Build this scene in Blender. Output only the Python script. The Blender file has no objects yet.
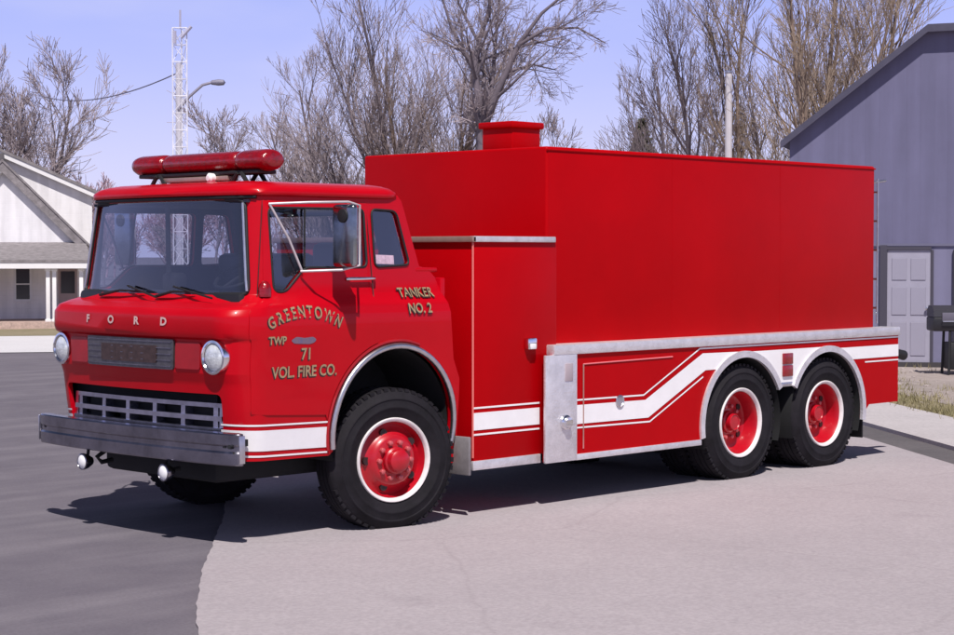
import bpy, bmesh, math, random
from mathutils import Vector, Matrix
from mathutils.geometry import tessellate_polygon
R = math.radians
PI = math.pi
scene = bpy.context.scene
COL = scene.collection
rnd = random.Random(7)

# ------------------------------------------------------------------ materials
def mat(name, col, rough=.5, metal=0., coat=0., noise=None, bump=None, spec=.5, col2=None, emit=None):
    m = bpy.data.materials.new(name); m.use_nodes = True
    nt = m.node_tree; b = nt.nodes['Principled BSDF']
    b.inputs['Base Color'].default_value = (*col, 1)
    b.inputs['Roughness'].default_value = rough
    b.inputs['Metallic'].default_value = metal
    b.inputs['Coat Weight'].default_value = coat
    b.inputs['Coat Roughness'].default_value = .06
    b.inputs['Specular IOR Level'].default_value = spec
    tc = nt.nodes.new('ShaderNodeTexCoord')
    if noise:
        sc, amt = noise
        n = nt.nodes.new('ShaderNodeTexNoise'); n.inputs['Scale'].default_value = sc
        n.inputs['Detail'].default_value = 6; n.inputs['Roughness'].default_value = .65
        nt.links.new(tc.outputs['Object'], n.inputs['Vector'])
        r = nt.nodes.new('ShaderNodeValToRGB')
        c2 = col2 or tuple(c*(1-amt) for c in col)
        c1 = col if col2 else tuple(min(1, c*(1+amt*.6)) for c in col)
        r.color_ramp.elements[0].position = .3; r.color_ramp.elements[1].position = .7
        r.color_ramp.elements[0].color = (*c2, 1); r.color_ramp.elements[1].color = (*c1, 1)
        nt.links.new(n.outputs['Fac'], r.inputs['Fac'])
        nt.links.new(r.outputs['Color'], b.inputs['Base Color'])
    if bump:
        sc, st, dist = bump
        n = nt.nodes.new('ShaderNodeTexNoise'); n.inputs['Scale'].default_value = sc
        n.inputs['Detail'].default_value = 4
        nt.links.new(tc.outputs['Object'], n.inputs['Vector'])
        bp = nt.nodes.new('ShaderNodeBump'); bp.inputs['Strength'].default_value = st
        bp.inputs['Distance'].default_value = dist
        nt.links.new(n.outputs['Fac'], bp.inputs['Height'])
        nt.links.new(bp.outputs['Normal'], b.inputs['Normal'])
    return m

def layered_ground(name, base, dark, light, streak=None, fine=60, rough=.9, bump=.25, cracks=0.):
    """weathered pavement: broad stains, mid blotches, fine aggregate, optional streaks and cracks"""
    m = bpy.data.materials.new(name); m.use_nodes = True
    nt = m.node_tree; N = nt.nodes; L = nt.links; b = N['Principled BSDF']
    b.inputs['Roughness'].default_value = rough; b.inputs['Specular IOR Level'].default_value = .3
    tc = N.new('ShaderNodeTexCoord')
    def noise(scale, detail, vec=None, rough_=.6):
        n = N.new('ShaderNodeTexNoise'); n.inputs['Scale'].default_value = scale
        n.inputs['Detail'].default_value = detail; n.inputs['Roughness'].default_value = rough_
        L.new(vec or tc.outputs['Object'], n.inputs['Vector']); return n.outputs['Fac']
    def ramp(fac, p0, p1, a, c):
        r = N.new('ShaderNodeValToRGB'); e = r.color_ramp.elements
        e[0].position = p0; e[1].position = p1; e[0].color = (*a, 1); e[1].color = (*c, 1)
        L.new(fac, r.inputs['Fac']); return r.outputs['Color']
    def mix(a, c, fac, kind='MIX'):
        x = N.new('ShaderNodeMix'); x.data_type = 'RGBA'; x.blend_type = kind
        if hasattr(fac, 'links'): L.new(fac, x.inputs[0])
        else: x.inputs[0].default_value = fac
        L.new(a, x.inputs[6]); L.new(c, x.inputs[7]); return x.outputs[2]
    c = ramp(noise(.35, 5), .32, .7, dark, base)
    c = mix(c, ramp(noise(2.2, 6), .38, .72, base, light), .45)
    if streak:
        mp = N.new('ShaderNodeMapping'); mp.inputs['Rotation'].default_value = (0, 0, streak[0])
        mp.inputs['Scale'].default_value = (.25, 2.2, 1)
        L.new(tc.outputs['Object'], mp.inputs['Vector'])
        s = noise(.9, 5, mp.outputs['Vector'])
        c = mix(c, ramp(s, .45, .72, dark, light), streak[1])
    c = mix(c, ramp(noise(fine, 3), .35, .65, (.72, .72, .72), (1.15, 1.15, 1.15)), .40, 'MULTIPLY')
    if cracks:
        st = ramp(noise(.75, 7, None, .7), .60, .74, (1, 1, 1), (.86, .85, .86)); c = mix(c, st, 1., 'MULTIPLY')
        sp = ramp(noise(6.5, 2), .70, .76, (1, 1, 1), (.80, .79, .80)); c = mix(c, sp, .6, 'MULTIPLY')
        v = N.new('ShaderNodeTexVoronoi'); v.feature = 'DISTANCE_TO_EDGE'; v.inputs['Scale'].default_value = .33
        nz = N.new('ShaderNodeTexNoise'); nz.inputs['Scale'].default_value = 1.3; nz.inputs['Detail'].default_value = 5
        L.new(tc.outputs['Object'], nz.inputs['Vector'])
        ad = N.new('ShaderNodeMix'); ad.data_type = 'RGBA'; ad.inputs[0].default_value = .18
        L.new(tc.outputs['Object'], ad.inputs[6]); L.new(nz.outputs['Color'], ad.inputs[7])
        L.new(ad.outputs[2], v.inputs['Vector'])
        k = ramp(v.outputs['Distance'], .0, .006, (.62, .60, .60), (1, 1, 1))
        c = mix(c, k, cracks, 'MULTIPLY')
    L.new(c, b.inputs['Base Color'])
    bp = N.new('ShaderNodeBump'); bp.inputs['Strength'].default_value = bump; bp.inputs['Distance'].default_value = .01
    L.new(noise(fine*1.5, 4), bp.inputs['Height']); L.new(bp.outputs['Normal'], b.inputs['Normal'])
    return m

def glass_mat(name, tint, refl=1.0):
    m = bpy.data.materials.new(name); m.use_nodes = True
    nt = m.node_tree; nt.nodes.clear()
    o = nt.nodes.new('ShaderNodeOutputMaterial'); mx = nt.nodes.new('ShaderNodeMixShader')
    t = nt.nodes.new('ShaderNodeBsdfTransparent'); t.inputs[0].default_value = (*tint, 1)
    g = nt.nodes.new('ShaderNodeBsdfGlossy'); g.inputs['Roughness'].default_value = .02
    lw = nt.nodes.new('ShaderNodeLayerWeight'); lw.inputs['Blend'].default_value = .5
    pw = nt.nodes.new('ShaderNodeMath'); pw.operation = 'POWER'; pw.inputs[1].default_value = 4.5
    mm = nt.nodes.new('ShaderNodeMath'); mm.operation = 'MULTIPLY_ADD'; mm.inputs[1].default_value = refl; mm.inputs[2].default_value = .05*refl
    mm.use_clamp = True
    nt.links.new(lw.outputs['Facing'], pw.inputs[0]); nt.links.new(pw.outputs[0], mm.inputs[0]); nt.links.new(mm.outputs[0], mx.inputs[0])
    nt.links.new(t.outputs[0], mx.inputs[1]); nt.links.new(g.outputs[0], mx.inputs[2])
    nt.links.new(mx.outputs[0], o.inputs[0]); return m

def siding_mat(name, col, pitch, axis, depth=.25, noise=.06):
    m = mat(name, col, rough=.65, noise=(2.5, noise))
    nt = m.node_tree; b = nt.nodes['Principled BSDF']
    tc = nt.nodes.new('ShaderNodeTexCoord'); w = nt.nodes.new('ShaderNodeTexWave')
    w.wave_type = 'BANDS'; w.bands_direction = axis; w.wave_profile = 'SAW'
    w.inputs['Scale'].default_value = .31416/pitch*1.0
    nt.links.new(tc.outputs['Object'], w.inputs['Vector'])
    old = b.inputs['Base Color'].links[0].from_socket
    rr = nt.nodes.new('ShaderNodeValToRGB'); rr.color_ramp.elements[0].position = .0; rr.color_ramp.elements[1].position = .16  # lap and rib shade put into the colour as thin darker lines
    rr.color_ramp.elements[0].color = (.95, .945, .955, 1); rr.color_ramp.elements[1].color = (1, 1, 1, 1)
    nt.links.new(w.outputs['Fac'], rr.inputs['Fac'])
    # weather streaks running down the wall
    mp = nt.nodes.new('ShaderNodeMapping'); mp.inputs['Scale'].default_value = (3, 3, .3); nt.links.new(tc.outputs['Object'], mp.inputs['Vector'])
    ns = nt.nodes.new('ShaderNodeTexNoise'); ns.inputs['Scale'].default_value = 1.2; ns.inputs['Detail'].default_value = 5; nt.links.new(mp.outputs[0], ns.inputs['Vector'])
    rs = nt.nodes.new('ShaderNodeValToRGB'); rs.color_ramp.elements[0].position = .35; rs.color_ramp.elements[1].position = .65
    rs.color_ramp.elements[0].color = (.86, .86, .86, 1); rs.color_ramp.elements[1].color = (1.04, 1.04, 1.04, 1); nt.links.new(ns.outputs['Fac'], rs.inputs['Fac'])
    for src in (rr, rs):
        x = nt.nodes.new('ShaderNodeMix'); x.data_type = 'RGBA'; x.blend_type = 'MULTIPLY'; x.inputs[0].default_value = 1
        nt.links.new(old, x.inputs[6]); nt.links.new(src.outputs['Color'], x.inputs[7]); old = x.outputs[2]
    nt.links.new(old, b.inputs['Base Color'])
    bp = nt.nodes.new('ShaderNodeBump'); bp.inputs['Strength'].default_value = depth; bp.inputs['Distance'].default_value = .02
    nt.links.new(w.outputs['Fac'], bp.inputs['Height']); nt.links.new(bp.outputs['Normal'], b.inputs['Normal'])
    return m

M = {}
M['red'] = mat('red_paint', (.43, .0004, .003), .40, coat=.0, noise=(.9, .11), bump=(1.3, .16, .03), spec=.07)
M['red_cab'] = mat('red_cab_paint', (.50, .0005, .008), .32, coat=.16, noise=(1.5, .08), bump=(2.4, .08, .015), spec=.15)
M['red_dull'] = mat('dull_red', (.36, .006, .012), .45, noise=(5, .2))
M['red_wheel'] = mat('red_wheel', (.46, .003, .014), .35, coat=.3, noise=(9, .15))
M['red_lens'] = mat('red_lens', (.27, .001, .007), .2, coat=.5, noise=(18, .35), bump=(45, .5, .012))
M['white'] = mat('white_tape', (.88, .86, .87), .45, noise=(6, .05))
M['chrome'] = mat('chrome', (.80, .80, .84), .12, 1., noise=(7, .12))
M['chrome_old'] = mat('aged_chrome', (.30, .29, .34), .22, 1., noise=(5, .35), bump=(5, .12, .02))
M['steel'] = mat('brushed_steel', (.62, .61, .64), .35, 1., noise=(14, .15))
M['plate'] = mat('tread_plate', (.76, .73, .76), .42, .55, noise=(9, .18), bump=(55, .5, .01))
M['brass'] = mat('brown_trim', (.45, .31, .26), .4, .5, noise=(6, .2))
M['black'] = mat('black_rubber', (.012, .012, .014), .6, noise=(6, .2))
M['tyre'] = mat('tyre_rubber', (.013, .011, .015), .8, noise=(5, .5), bump=(30, .25, .01), spec=.25)
M['under'] = mat('underbody', (.010, .010, .012), .85, noise=(3, .4))
M['well'] = mat('inner_well', (.012, .012, .014), .9)
M['gold'] = mat('gold_leaf', (.42, .30, .17), .42, .15, noise=(30, .25))
M['ink'] = mat('letter_shadow', (.03, .012, .012), .5)
M['blue_ink'] = mat('blue_emblem', (.13, .11, .21), .5, noise=(30, .5), col2=(.22, .13, .15))
M['lens'] = mat('clear_lens', (.80, .84, .88), .18, .35, coat=.6, noise=(22, .35), bump=(60, .5, .01))
M['lens_dark'] = mat('reflector', (.82, .86, .90), .22, 1., noise=(16, .35))
M['nameplate'] = mat('grille_plate', (.15, .14, .15), .4, .7, noise=(20, .3))
M['nameplate2'] = mat('grille_plate_centre', (.09, .055, .05), .45, .5, noise=(24, .4))
M['glass'] = glass_mat('cab_glass', (.68, .71, .83), 2.2)
M['glass_side'] = glass_mat('cab_side_glass', (.74, .75, .82), 3.2)
M['seat'] = mat('seat_vinyl', (.012, .012, .016), .5, noise=(10, .2))
M['liner'] = mat('cab_liner', (.018, .018, .040), .8, noise=(4, .2))
M['bracket'] = mat('bracket_paint', (.62, .55, .57), .4, .3, noise=(9, .2))
M['mirror'] = mat('mirror_back', (.30, .33, .35), .20, 1., noise=(6, .4), bump=(5, .2, .02))

# ------------------------------------------------------------------ mesh helpers
class MB:
    def __init__(s): s.bm = bmesh.new()
    def quad(s, *p):
        return s.bm.faces.new([s.bm.verts.new(q) for q in p])
    def box(s, a, b, bevel=0., seg=2, rot=None, at=None):
        a, b = Vector(a), Vector(b)
        t = bmesh.new(); bmesh.ops.create_cube(t, size=1)
        for v in t.verts: v.co = Vector((v.co[i]*(b[i]-a[i]) + (a[i]+b[i])/2 for i in range(3)))
        if bevel: bmesh.ops.bevel(t, geom=t.edges[:], offset=bevel, segments=seg, profile=.5, affect='EDGES')
        if rot: bmesh.ops.transform(t, matrix=rot, verts=t.verts)
        s.join(t); return s
    def join(s, t):
        vs = {}
        for v in t.verts: vs[v] = s.bm.verts.new(v.co)
        for f in t.faces:
            try: s.bm.faces.new([vs[v] for v in f.verts])
            except ValueError: pass
        t.free()
    def tube(s, pts, r, n=8, cap=True):
        pts = [Vector(p) for p in pts]
        rr = r if isinstance(r, (list, tuple)) else [r]*len(pts)
        prev = None; up = None
        for i, p in enumerate(pts):
            d = (pts[min(i+1, len(pts)-1)] - pts[max(i-1, 0)]).normalized()
            if up is None: up = d.orthogonal().normalized()
            up = (up - d*up.dot(d)).normalized(); w = d.cross(up)
            ring = [s.bm.verts.new(p + (up*math.cos(a)+w*math.sin(a))*rr[i]) for a in [2*PI*k/n for k in range(n)]]
            if prev:
                for k in range(n): s.bm.faces.new((prev[k], prev[(k+1) % n], ring[(k+1) % n], ring[k]))
            elif cap and n > 3: s.bm.faces.new(ring[::-1])
            prev = ring
        if cap and n > 3: s.bm.faces.new(prev)
        return s
    def lathe(s, prof, n=48, axis='Y', origin=(0, 0, 0), sign=1):
        """prof = (radius, distance along axis); axis is the outward direction"""
        o = Vector(origin); prev = None
        def pos(r, h, a):
            if axis == 'Y': return o + Vector((r*math.cos(a), sign*h, r*math.sin(a)))
            if axis == 'X': return o + Vector((sign*h, r*math.cos(a), r*math.sin(a)))
            return o + Vector((r*math.cos(a), r*math.sin(a), sign*h))
        for r, h in prof:
            if r < 1e-5: ring = [s.bm.verts.new(pos(0, h, 0))]
            else: ring = [s.bm.verts.new(pos(r, h, 2*PI*k/n)) for k in range(n)]
            if prev:
                for k in range(n):
                    a, b = prev[k % len(prev)], prev[(k+1) % len(prev)]
                    c, d = ring[(k+1) % len(ring)], ring[k % len(ring)]
                    vs = []
                    for v in (a, b, c, d):
                        if v not in vs: vs.append(v)
                    if len(vs) > 2: s.bm.faces.new(vs)
            prev = ring
        return s
    def prism(s, poly, fn, d0, d1):
        """2-D polygon extruded; fn(u, v, d) gives the point"""
        A = [s.bm.verts.new(fn(u, v, d0)) for u, v in poly]
        B = [s.bm.verts.new(fn(u, v, d1)) for u, v in poly]
        n = len(poly)
        s.bm.faces.new(A); s.bm.faces.new(B[::-1])
        for i in range(n): s.bm.faces.new((A[i], B[i], B[(i+1) % n], A[(i+1) % n]))
        return s
    def build(s, name, m, parent=None, smooth=True, sharp=35, merge=False):
        if merge: bmesh.ops.remove_doubles(s.bm, verts=s.bm.verts, dist=1e-5)
        bmesh.ops.recalc_face_normals(s.bm, faces=s.bm.faces)
        me = bpy.data.meshes.new(name); s.bm.to_mesh(me); s.bm.free()
        return link(name, me, m, parent, smooth, sharp)

def link(name, me, m, parent=None, smooth=True, sharp=35):
    o = bpy.data.objects.new(name, me); COL.objects.link(o)
    if m: me.materials.append(m)
    if smooth:
        me.polygons.foreach_set('use_smooth', [True]*len(me.polygons))
        me.set_sharp_from_angle(angle=R(sharp))
    if parent: o.parent = parent
    return o

def tag(o, label, cat=None, group=None, kind=None):
    if label: o['label'] = label
    if cat: o['category'] = cat
    if group: o['group'] = group
    if kind: o['kind'] = kind
    return o
def thing(name, label, cat, loc=(0, 0, 0), rz=0., group=None):
    o = bpy.data.objects.new(name, None); COL.objects.link(o)
    o.location = loc; o.rotation_euler = (0, 0, rz); o.empty_display_size = .3
    return tag(o, label, cat, group)
def copy_tree(o, parent=None):
    c = o.copy(); COL.objects.link(c); c.parent = parent
    for ch in [x for x in bpy.data.objects if x.parent == o]: copy_tree(ch, c)
    return c

def arc(cx, cz, r, a0, a1, n=20):
    return [(cx + r*math.cos(R(a0+(a1-a0)*i/n)), cz + r*math.sin(R(a0+(a1-a0)*i/n))) for i in range(n+1)]
def round_poly(pts, rad, n=5):
    out = []; N = len(pts)
    for i in range(N):
        p = Vector(pts[i]); a = Vector(pts[i-1]); b = Vector(pts[(i+1) % N])
        da, db = (a-p), (b-p); r = min(rad, da.length*.45, db.length*.45)
        s, e = p+da.normalized()*r, p+db.normalized()*r
        for k in range(n+1):
            t = k/n; out.append(tuple(s*(1-t)**2 + p*2*t*(1-t) + e*t*t))
    return out

def sheet(polys, fn, name, m, parent, ucuts=(), zcuts=(), thick=0., off=0., sharp=35, m2=None):
    """2-D polygon (first outline, rest holes) cut along grid lines and mapped on a curved skin"""
    ids = [Vector((u, z, 0)) for p in polys for u, z in p]
    tris = tessellate_polygon([[Vector((u, z, 0)) for u, z in p] for p in polys])
    bm = bmesh.new(); vs = [bm.verts.new(v) for v in ids]
    for t in tris:
        try: bm.faces.new([vs[i] for i in t])
        except ValueError: pass
    for u in ucuts: bmesh.ops.bisect_plane(bm, geom=bm.verts[:]+bm.edges[:]+bm.faces[:], dist=1e-6, plane_co=(u, 0, 0), plane_no=(1, 0, 0))
    for z in zcuts: bmesh.ops.bisect_plane(bm, geom=bm.verts[:]+bm.edges[:]+bm.faces[:], dist=1e-6, plane_co=(0, z, 0), plane_no=(0, 1, 0))
    loose = [v for v in bm.verts if not v.link_faces]
    if loose: bmesh.ops.delete(bm, geom=loose, context='VERTS')
    if thick:
        inner = {}
        bed = [e for e in bm.edges if len(e.link_faces) == 1]
        base = list(bm.faces); co = {v: (v.co.x, v.co.y) for v in bm.verts}
        for v in list(bm.verts): inner[v] = bm.verts.new(fn(*co[v], off-thick))
        for f in base: bm.faces.new([inner[v] for v in reversed(f.verts)]).material_index = 1 if m2 else 0
        for e in bed:
            a, b = e.verts; bm.faces.new((a, b, inner[b], inner[a]))
        for v, c in co.items(): v.co = fn(*c, off)
    else:
        for v in bm.verts: v.co = fn(v.co.x, v.co.y, off)
    bmesh.ops.recalc_face_normals(bm, faces=bm.faces)
    me = bpy.data.meshes.new(name); bm.to_mesh(me); bm.free()
    ob = link(name, me, m, parent, True, sharp)
    if m2: me.materials.append(m2)
    return ob

def lettering(text, size, bold=.0):
    """flat triangulated outline of a word, centred on its own middle"""
    cu = bpy.data.curves.new('word', 'FONT'); cu.body = text; cu.size = size; cu.offset = bold
    cu.align_x = 'CENTER'; cu.align_y = 'CENTER'; cu.resolution_u = 3
    ob = bpy.data.objects.new('word', cu); COL.objects.link(ob)
    dg = bpy.context.evaluated_depsgraph_get()
    me = bpy.data.meshes.new_from_object(ob.evaluated_get(dg))
    vs = [(v.co.x, v.co.y) for v in me.vertices]; fs = [tuple(p.vertices) for p in me.polygons]
    bpy.data.objects.remove(ob); bpy.data.curves.remove(cu); bpy.data.meshes.remove(me)
    return vs, fs
def put_words(items, fn, name, m, parent, off):
    """items = (text, size, u, z, turn, squeeze, bold)"""
    bm = bmesh.new()
    for text, size, u, z, turn, sq, bold in items:
        vs, fs = lettering(text, size, bold)
        V = [bm.verts.new(fn(u + x*sq*math.cos(turn) - y*math.sin(turn), z + x*sq*math.sin(turn) + y*math.cos(turn), off)) for x, y in vs]
        for f in fs:
            try: bm.faces.new([V[i] for i in f])
            except ValueError: pass
    me = bpy.data.meshes.new(name); bm.to_mesh(me); bm.free()
    return link(name, me, m, parent, False)

# ------------------------------------------------------------------ camera, light, sky
CAM = Vector((-10.828, -10.8125, 1.978))
cd = bpy.data.cameras.new('camera'); cam = bpy.data.objects.new('camera', cd); COL.objects.link(cam)
yaw, pitch = R(44.156), R(-1.973)
fw = Vector((math.cos(yaw)*math.cos(pitch), math.sin(yaw)*math.cos(pitch), math.sin(pitch)))
cam.location = CAM; cam.rotation_euler = fw.to_track_quat('-Z', 'Y').to_euler()
cd.sensor_width = 36; cd.lens = 1860.03/954*36; cd.clip_end = 3000; cd.clip_start = .1
scene.camera = cam

ray = Vector((.42, .50, -1.)).normalized()
sl = bpy.data.lights.new('sun', 'SUN'); sun = bpy.data.objects.new('sun', sl); COL.objects.link(sun)
sl.energy = 4.8; sl.angle = R(.5); sl.color = (1, .95, .90)
sun.rotation_euler = ray.to_track_quat('-Z', 'Y').to_euler(); sun.location = (-10, -12, 25)
elev = math.asin(-ray.z); toward = -ray
w = bpy.data.worlds.new('World'); scene.world = w; w.use_nodes = True
nt = w.node_tree; bg = nt.nodes['Background']
sky = nt.nodes.new('ShaderNodeTexSky'); sky.sky_type = 'NISHITA'; sky.sun_disc = False
sky.sun_elevation = elev; sky.sun_rotation = math.atan2(toward.x, toward.y)
sky.air_density = 1.0; sky.dust_density = .6; sky.ozone_density = 1.4
def wn(t): return nt.nodes.new(t)
def wramp(p0, c0, p1, c1):
    x = wn('ShaderNodeValToRGB'); e = x.color_ramp.elements; e[0].position = p0; e[1].position = p1; e[0].color = (*c0, 1); e[1].color = (*c1, 1)
    x.color_ramp.interpolation = 'EASE'; return x
def wmix(kind, fac=None):
    x = wn('ShaderNodeMix'); x.data_type = 'RGBA'; x.blend_type = kind
    if fac is not None: x.inputs[0].default_value = fac
    return x
tcw = wn('ShaderNodeTexCoord'); sep = wn('ShaderNodeSeparateXYZ'); nt.links.new(tcw.outputs['Generated'], sep.inputs[0])
zen = wramp(.10, (1.25, 1.05, 1.05), .55, (.30, .28, .32))             # deep zenith, hazy rim
nt.links.new(sep.outputs['Z'], zen.inputs['Fac'])
tint = wmix('MULTIPLY', 1.); nt.links.new(sky.outputs[0], tint.inputs[6]); nt.links.new(zen.outputs['Color'], tint.inputs[7])
hz = wramp(.10, (.90, .90, .90), .36, (.0, .0, .0)); nt.links.new(sep.outputs['Z'], hz.inputs['Fac'])
hcol = wramp(.0, (7.4, 7.4, 10.4), .15, (4.2, 4.9, 10.4)); nt.links.new(sep.outputs['Z'], hcol.inputs['Fac'])
haze = wmix('MIX'); nt.links.new(hz.outputs['Color'], haze.inputs[0]); nt.links.new(tint.outputs[2], haze.inputs[6]); nt.links.new(hcol.outputs['Color'], haze.inputs[7])
mpw = wn('ShaderNodeMapping'); mpw.inputs['Scale'].default_value = (1, 1, 3.5)
nz = wn('ShaderNodeTexNoise'); nz.inputs['Scale'].default_value = 3.2; nz.inputs['Detail'].default_value = 5
nt.links.new(tcw.outputs['Generated'], mpw.inputs['Vector']); nt.links.new(mpw.outputs[0], nz.inputs['Vector'])
wisp = wramp(.46, (0, 0, 0), .78, (.6, .6, .6)); nt.links.new(nz.outputs['Fac'], wisp.inputs['Fac'])
cl = wmix('MIX'); cl.inputs[7].default_value = (7.0, 7.0, 9.8, 1)
nt.links.new(wisp.outputs['Color'], cl.inputs[0]); nt.links.new(haze.outputs[2], cl.inputs[6])
nt.links.new(cl.outputs[2], bg.inputs['Color'])
bg.inputs['Strength'].default_value = .10
scene.view_settings.view_transform = 'Standard'; scene.view_settings.look = 'None'; scene.view_settings.exposure = 0

# ------------------------------------------------------------------ ground
def sstep(t): t = max(0, min(1, t)); return t*t*(3-2*t)
def gz(x, y): return -.4*sstep((y-8)/40)
DX, NX = Vector((.629, .777)), Vector((.777, -.629))      # along the drive, across it
def dn(s, n): return (DX.x*s + NX.x*n, DX.y*s + NX.y*n)
def ground_patch(name, m, fn, us, vs, lift):
    bm = bmesh.new()
    g = [[bm.verts.new((*(p := fn(u, v)), gz(*p)+lift)) for v in vs] for u in us]
    for i in range(len(us)-1):
        for j in range(len(vs)-1): bm.faces.new((g[i][j], g[i+1][j], g[i+1][j+1], g[i][j+1]))
    bmesh.ops.recalc_face_normals(bm, faces=bm.faces)
    me = bpy.data.meshes.new(name); bm.to_mesh(me); bm.free()
    o = link(name, me, m); o['kind'] = 'structure'
    if me.polygons and me.polygons[0].normal.z < 0: me.flip_normals()
    return o
def rng(a, b, st): n = max(1, round((b-a)/st)); return [a+(b-a)*i/n for i in range(n+1)]

M['asphalt'] = layered_ground('asphalt', (.160, .142, .168), (.118, .104, .128), (.25, .226, .25), streak=(R(-20), .38), fine=45)
M['concrete'] = layered_ground('concrete', (.402, .358, .380), (.335, .298, .318), (.445, .398, .418), fine=38, cracks=.22, bump=.15)
M['walk'] = layered_ground('pale_concrete', (.50, .46, .47), (.40, .37, .38), (.56, .52, .53), fine=30)
M['walk2'] = layered_ground('bright_concrete', (.66, .64, .66), (.55, .53, .55), (.72, .70, .72), fine=30)
M['gutter'] = layered_ground('gutter', (.14, .127, .135), (.06, .055, .06), (.20, .18, .19), fine=24, bump=.5)
M['gravel'] = layered_ground('gravel', (.36, .30, .28), (.22, .19, .17), (.50, .43, .41), fine=9, bump=.8)
M['grassy'] = layered_ground('worn_turf', (.27, .225, .145), (.16, .145, .075), (.38, .32, .23), fine=12, bump=.8)

far = [-700, -300, -120] + rng(-40, 130, 5) + [200, 320, 500, 900]
ground_patch('asphalt_ground', M['asphalt'], lambda u, v: (u, v), far, far, 0)
def wav(s, n):
    k = max(0, 1-(n+1.89)/.9); return dn(s, n + k*(.05*math.sin(s*.9+2.2)+.004*math.sin(s*4.3+1)+.003*math.sin(s*11.1)+.003*math.sin(s*23)))
ground_patch('concrete_drive', M['concrete'], wav, rng(-30, 20, .06) + rng(23, 62, 3), rng(-1.89, 4.87, 1), .012)
ground_patch('gutter', M['gutter'], dn, rng(-40, 62, 3), [4.87, 5.10, 5.33], .006)
ground_patch('sidewalk', M['walk'], dn, rng(-40, 62, 3), rng(5.33, 6.55, .4), .05)
ground_patch('verge', M['grassy'], dn, rng(-40, 62, 3), rng(6.55, 60, 3), .02)
ground_patch('gravel_yard', M['gravel'], dn, rng(-40, 62, 3), rng(7.3, 30, 3), .026)
# step faces of the sidewalk slab
mb = MB()
for n in (5.33, 6.55):
    for s0, s1 in zip(rng(-40, 62, 3), rng(-40, 62, 3)[1:]):
        a, b = dn(s0, n), dn(s1, n); mb.quad((*a, gz(*a)), (*b, gz(*b)), (*b, gz(*b)+.05), (*a, gz(*a)+.05))
mb.build('sidewalk_edge', M['walk'])['kind'] = 'structure'
# across the way on the left: pale street, then lawn. View-aligned strips on the far side of the lot
FX, RX = Vector((.7175, .6967)), Vector((.6967, -.7175))
def fr(d, l): return (CAM.x + FX.x*d + RX.x*l, CAM.y + FX.y*d + RX.y*l)
ground_patch('pale_street', M['walk2'], fr, rng(39.5, 50.5, 2), rng(-60, -6, 3), .012)
ground_patch('lawn', M['grassy'], fr, rng(50.5, 120, 4), rng(-70, 60, 4), .016)

# grass tufts and stones along the verge
def tuft_mesh(seed, n=70, h=.10, rad=.3):
    q = random.Random(seed); bm = bmesh.new()
    for _ in range(n):
        a, r = q.uniform(0, 2*PI), rad*math.sqrt(q.random()); x, y = r*math.cos(a), r*math.sin(a)
        t = q.uniform(0, 2*PI); hh = h*q.uniform(.4, 1.2); ww = .008
        lx, ly = q.uniform(-.06, .06), q.uniform(-.06, .06)
        bm.faces.new([bm.verts.new(p) for p in ((x-ww*math.cos(t), y-ww*math.sin(t), 0), (x+ww*math.cos(t), y+ww*math.sin(t), 0), (x+lx, y+ly, hh))])
    me = bpy.data.meshes.new('grass'); bm.to_mesh(me); bm.free(); return me
bm = bmesh.new()
for k in range(330):
    s, n = rnd.uniform(2, 22), 6.6 + abs(rnd.gauss(0, .55))
    if rnd.random() < .35: n = rnd.uniform(6.7, 14)
    x, y = dn(s, n)
    for _ in range(26):
        a, r = rnd.uniform(0, 2*PI), .28*math.sqrt(rnd.random()); px, py = x+r*math.cos(a), y+r*math.sin(a)
        t = rnd.uniform(0, 2*PI); hh = rnd.uniform(.03, .12); ww = .007; lx, ly = rnd.uniform(-.06, .06), rnd.uniform(-.06, .06)
        bm.faces.new([bm.verts.new(p) for p in ((px-ww*math.cos(t), py-ww*math.sin(t), .02), (px+ww*math.cos(t), py+ww*math.sin(t), .02), (px+lx, py+ly, .02+hh))])
me = bpy.data.meshes.new('grass'); bm.to_mesh(me); bm.free()
g = link('grass', me, mat('dry_grass', (.30, .25, .14), .8, noise=(2, .5), col2=(.22, .20, .10)), None, False)
tag(g, 'short dry grass and weeds along the sidewalk edge', 'grass', kind='stuff')
mb = MB()
for k in range(900):
    s, n = rnd.uniform(0, 24), rnd.uniform(6.7, 16); x, y = dn(s, n); r = rnd.uniform(.012, .05)
    t = bmesh.new(); bmesh.ops.create_icosphere(t, subdivisions=1, radius=r)
    for v in t.verts: v.co = Vector((v.co.x*rnd.uniform(.8, 1.3)+x, v.co.y*rnd.uniform(.8, 1.3)+y, v.co.z*.6+.026))
    mb.join(t)
tag(mb.build('pebbles', mat('pebble', (.42, .36, .34), .85, noise=(3, .4)), None), 'loose pale pebbles scattered over the gravel yard', 'pebbles', kind='stuff')

# ------------------------------------------------------------------ THE TRUCK
truck = thing('fire_truck', 'red cab-over fire tanker truck with white stripe and big square water tank', 'fire truck')

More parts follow.
